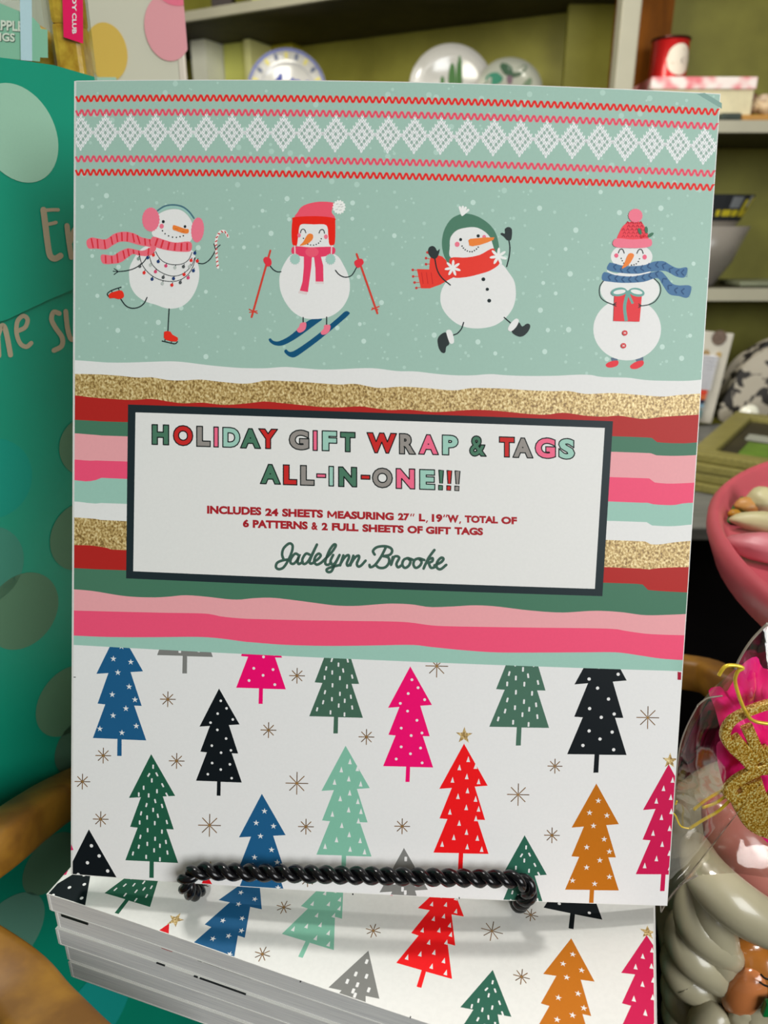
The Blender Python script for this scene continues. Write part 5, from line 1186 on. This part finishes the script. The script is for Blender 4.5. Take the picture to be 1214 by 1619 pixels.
# hat, its brim and the face
ctube('hat_brim', [(1098,1335,.345),(1110,1372,.315),(1140,1410,.303),(1185,1445,.297),(1240,1472,.297),(1320,1490,.31)], .0135, M_CER, seg=24)
bm = bmesh.new(); Pm = [A(1106,1345,.335), A(1160,1388,.315), A(1230,1400,.335), A(1300,1400,.36)]
tube(bm, spline([A(1120,1262,.36), A(1150,1300,.35), A(1185,1350,.345), A(1230,1420,.345)], 8), [.004 + .030 * (i / 24) ** .8 for i in range(25)], 28)
bm_obj('hat', bm, sa, M_HAT, True)
bm = bmesh.new(); P = A(1199, 1540, .312); blob(bm, P, (.0215, .017, .026), 28); bm_obj('face', bm, sa, M_SKIN, True)
bm = bmesh.new(); P = A(1178, 1566, .303); blob(bm, P, (.0125, .010, .019), 24, Matrix.Rotation(.25, 4, 'Y')); bm_obj('cheek', bm, sa, mat('rosy_brown_glaze', K(190, 116, 66), .2, .1, 30, coat=.5), True)
for q in ([(1203,1541),(1208,1546),(1216,1549)], [(1201,1553),(1207,1557),(1215,1560)]):
    bm = bmesh.new(); tube(bm, spline([A(x, y, .2935) for x, y in q], 4), .0006, 6); bm_obj('eyelash', bm, sa, mat('black_glaze', (.01, .008, .006), .3, .1, 20))
bm = bmesh.new()
for px, py, r in ((1176,1606,.011),(1200,1598,.012),(1190,1632,.014),(1222,1612,.014),(1166,1640,.012)): blob(bm, A(px, py, .30), (r, r * .8, r * 1.1), 20, disp=.3)
bm_obj('beard', bm, sa, M_CER, True)
g0_ = A(1213, 1588, .287); Mg = Matrix.Translation(g0_) @ Matrix.Rotation(.06, 4, 'Y')
box_obj('green_gift', 0, .03, 0, .004, -.011, 0, mat('leaf_green_glaze', K(10, 112, 52), .3, .1, 30, coat=.4), sa, .0012, M=Mg)
# gift bag -------------------------------------------------------------
yg = .275
gb_ = thing('gift_bag', 'crinkled cellophane bag of pink and gold favours resting over the Santa', 'bag', tuple(A(1150, 1400, yg)))
M_CEL, nt2, p2 = nmat('clear_cellophane'); N2 = nt2.nodes; L2 = nt2.links
ta = N2.new('ShaderNodeBsdfTransparent'); ta.inputs[0].default_value = (.985, .97, .95, 1); gb2 = N2.new('ShaderNodeBsdfGlossy'); gb2.inputs['Roughness'].default_value = .09; gb2.inputs[0].default_value = (1, .98, .95, 1)
lw2 = N2.new('ShaderNodeLayerWeight'); lw2.inputs[0].default_value = .3; m2 = N2.new('ShaderNodeMath'); m2.operation = 'MULTIPLY_ADD'; m2.inputs[1].default_value = .45; m2.inputs[2].default_value = .06
tcn = N2.new('ShaderNodeTexCoord'); tn2 = N2.new('ShaderNodeTexNoise'); tn2.inputs['Scale'].default_value = 18; tn2.inputs['Detail'].default_value = 1.5; tn2.inputs['Distortion'].default_value = 1.6
bp2 = N2.new('ShaderNodeBump'); bp2.inputs['Strength'].default_value = .85; bp2.inputs['Distance'].default_value = .006
mx2 = N2.new('ShaderNodeMixShader'); L2.new(tcn.outputs['Object'], tn2.inputs['Vector']); L2.new(tn2.outputs['Fac'], bp2.inputs['Height'])
L2.new(bp2.outputs[0], gb2.inputs['Normal']); L2.new(bp2.outputs[0], lw2.inputs['Normal']); L2.new(lw2.outputs['Facing'], m2.inputs[0]); L2.new(m2.outputs[0], mx2.inputs[0]); L2.new(ta.outputs[0], mx2.inputs[1]); L2.new(gb2.outputs[0], mx2.inputs[2]); L2.new(mx2.outputs[0], N2['Material Output'].inputs[0])
out = [(1214,985),(1188,1012),(1170,1040),(1162,1058),(1130,1085),(1103,1115),(1085,1150),(1074,1185),(1068,1240),(1064,1290),(1054,1360),(1043,1400),(1045,1442),(1058,1420),(1078,1398),(1103,1384),(1160,1380),(1230,1390),(1330,1400),(1400,1300),(1400,1220),(1330,1140),(1262,1090),(1232,1010)]
from mathutils import noise as nz
def ybag(px, py, side):
    e = min([math.hypot(px - a, py - b) for a, b in out]); return yg + side * .016 * (1 - math.exp(-e / 45.0)) + .0035 * nz.noise(Vector((px * .03, py * .012, side * 3)))
for side, nm in ((-1, 'bag_front'), (1, 'bag_back')):
    bm = bmesh.new(); bnd = [bm.verts.new(A(x, y, yg)) for x, y in out]; rings = [bnd]; cxp, cyp = 1225, 1210
    for k in range(1, 9):
        t = 1 - k / 9; r = []
        for x, y in out:
            xx, yy = cxp + (x - cxp) * t, cyp + (y - cyp) * t; r.append(bm.verts.new(A(xx, yy, yg + side * .018 * (1 - t * t) + .004 * nz.noise(Vector((xx * .035, yy * .016, side * 3))))))
        rings.append(r)
    n = len(out)
    for a_, b_ in zip(rings, rings[1:]):
        for i in range(n): bm.faces.new((a_[i], a_[(i + 1) % n], b_[(i + 1) % n], b_[i]))
    bm.faces.new(rings[-1]); bm_obj(nm, bm, gb_, M_CEL, True)
M_SEAM = mat('cellophane_edge', K(150, 140, 126), .2, .3, 60, coat=.4)
for q, r in (([(1214,985),(1188,1012),(1170,1040),(1162,1058)], .0006), ([(1103,1115),(1085,1150),(1074,1185),(1068,1240),(1064,1290),(1054,1360),(1043,1400),(1045,1442)], .00035), ([(1045,1442),(1058,1420),(1078,1398),(1103,1384)], .0004), ([(1103,1115),(1118,1104),(1142,1100)], .0004)):
    bm = bmesh.new(); tube(bm, spline([A(x, y, yg - .0005) for x, y in q], 6), r, 6); bm_obj('bag_seam', bm, gb_, M_SEAM, True)
M_MAG = mat('magenta_tissue', K(252, 20, 130), .45, 0, 60, .4, rgb2=K(236, 14, 112))
def sheet(name, pts, y, m, parent, th=.004, amp=.004, seed=0):
    sp = [(p.x, p.y) for p in spline([(x, yy, 0) for x, yy in pts], 3, True)]; bm = bmesh.new(); cx = sum(p[0] for p in sp) / len(sp); cy = sum(p[1] for p in sp) / len(sp)
    for side in (0, 1):
        prev = None
        for k in range(6):
            t = 1 - k / 6; r = [bm.verts.new(A(cx + (x - cx) * t, cy + (yy - cy) * t, y + side * th + amp * nz.noise(Vector(((cx + (x - cx) * t) * .05, (cy + (yy - cy) * t) * .05, seed))))) for x, yy in sp]
            if prev:
                for i in range(len(sp)): bm.faces.new((prev[i], prev[(i + 1) % len(sp)], r[(i + 1) % len(sp)], r[i]))
            prev = r
        bm.faces.new(prev)
    return bm_obj(name, bm, parent, m, True)
fv = thing('party_favour', 'magenta party favour with gold glitter scrolls inside the clear bag', 'favour', tuple(A(1180, 1330, yg)))
sheet('tissue', [(1120,1092),(1138,1085),(1150,1092),(1172,1052),(1196,1038),(1206,1056),(1236,1066),(1290,1120),(1330,1300),(1250,1350),(1200,1320),(1158,1275),(1138,1222),(1132,1180),(1140,1165),(1130,1120)], yg + .004, M_MAG, fv, seed=2)
M_GG = glitter_mat('gold_glitter', K(120, 84, 10), K(196, 152, 44), K(255, 236, 160), 1300, .25, .35)
def gtube(q, r, y=yg - .006):
    bm = bmesh.new(); tube(bm, spline([A(x, yy, y) for x, yy in q], 8), 1, 12, up=Vector((0, 1, 0)), flat=(.0016, r)); bm_obj('glitter_scroll', bm, fv, M_GG, False)
gtube([(1240,1108),(1200,1118),(1160,1136),(1146,1158),(1152,1176),(1172,1196),(1196,1216),(1240,1214)], .0022)
gtube([(1180,1148),(1188,1166),(1200,1190),(1222,1206)], .0026); gtube([(1158,1166),(1176,1186),(1196,1204)], .0030); gtube([(1200,1186),(1214,1196),(1240,1190)], .0040)
gtube([(1240,1208),(1206,1214),(1168,1232),(1152,1250),(1166,1262),(1196,1268),(1240,1272)], .0030); gtube([(1170,1250),(1182,1275),(1200,1300),(1240,1316)], .0060); gtube([(1186,1235),(1196,1262),(1214,1288),(1250,1300)], .0050); gtube([(1240,1238),(1226,1260),(1240,1290)], .004)
M_GT = mat('gold_thread', K(226, 196, 60), .3, .2, 200, metal=.3)
def thread(q, y, r=.0006, parent=fv):
    bm = bmesh.new(); tube(bm, spline([A(x, yy, y) for x, yy in q], 8), r, 8); bm_obj('gold_thread', bm, parent, M_GT, True)
thread([(1136,1068),(1146,1054),(1160,1052),(1174,1056),(1166,1062),(1162,1076),(1168,1100),(1178,1124),(1192,1140),(1230,1146)], yg - .010, .0008)
gr_ = thing('gold_cord', 'loose gold cord tied outside the clear bag', 'cord', tuple(A(1110, 1280, yg - .012)))
for q in ([(1143,1249),(1120,1262),(1100,1277),(1098,1280)], [(1148,1258),(1130,1270),(1110,1277)], [(1155,1264),(1136,1282),(1112,1296),(1090,1310)], [(1090,1310),(1076,1306),(1068,1290),(1064,1286)], [(1070,1266),(1068,1272)]): thread(q, yg - .004, .0007 if q[0][0] > 1090 else .0004, gr_)
# folded clear plastic streaks catching the light
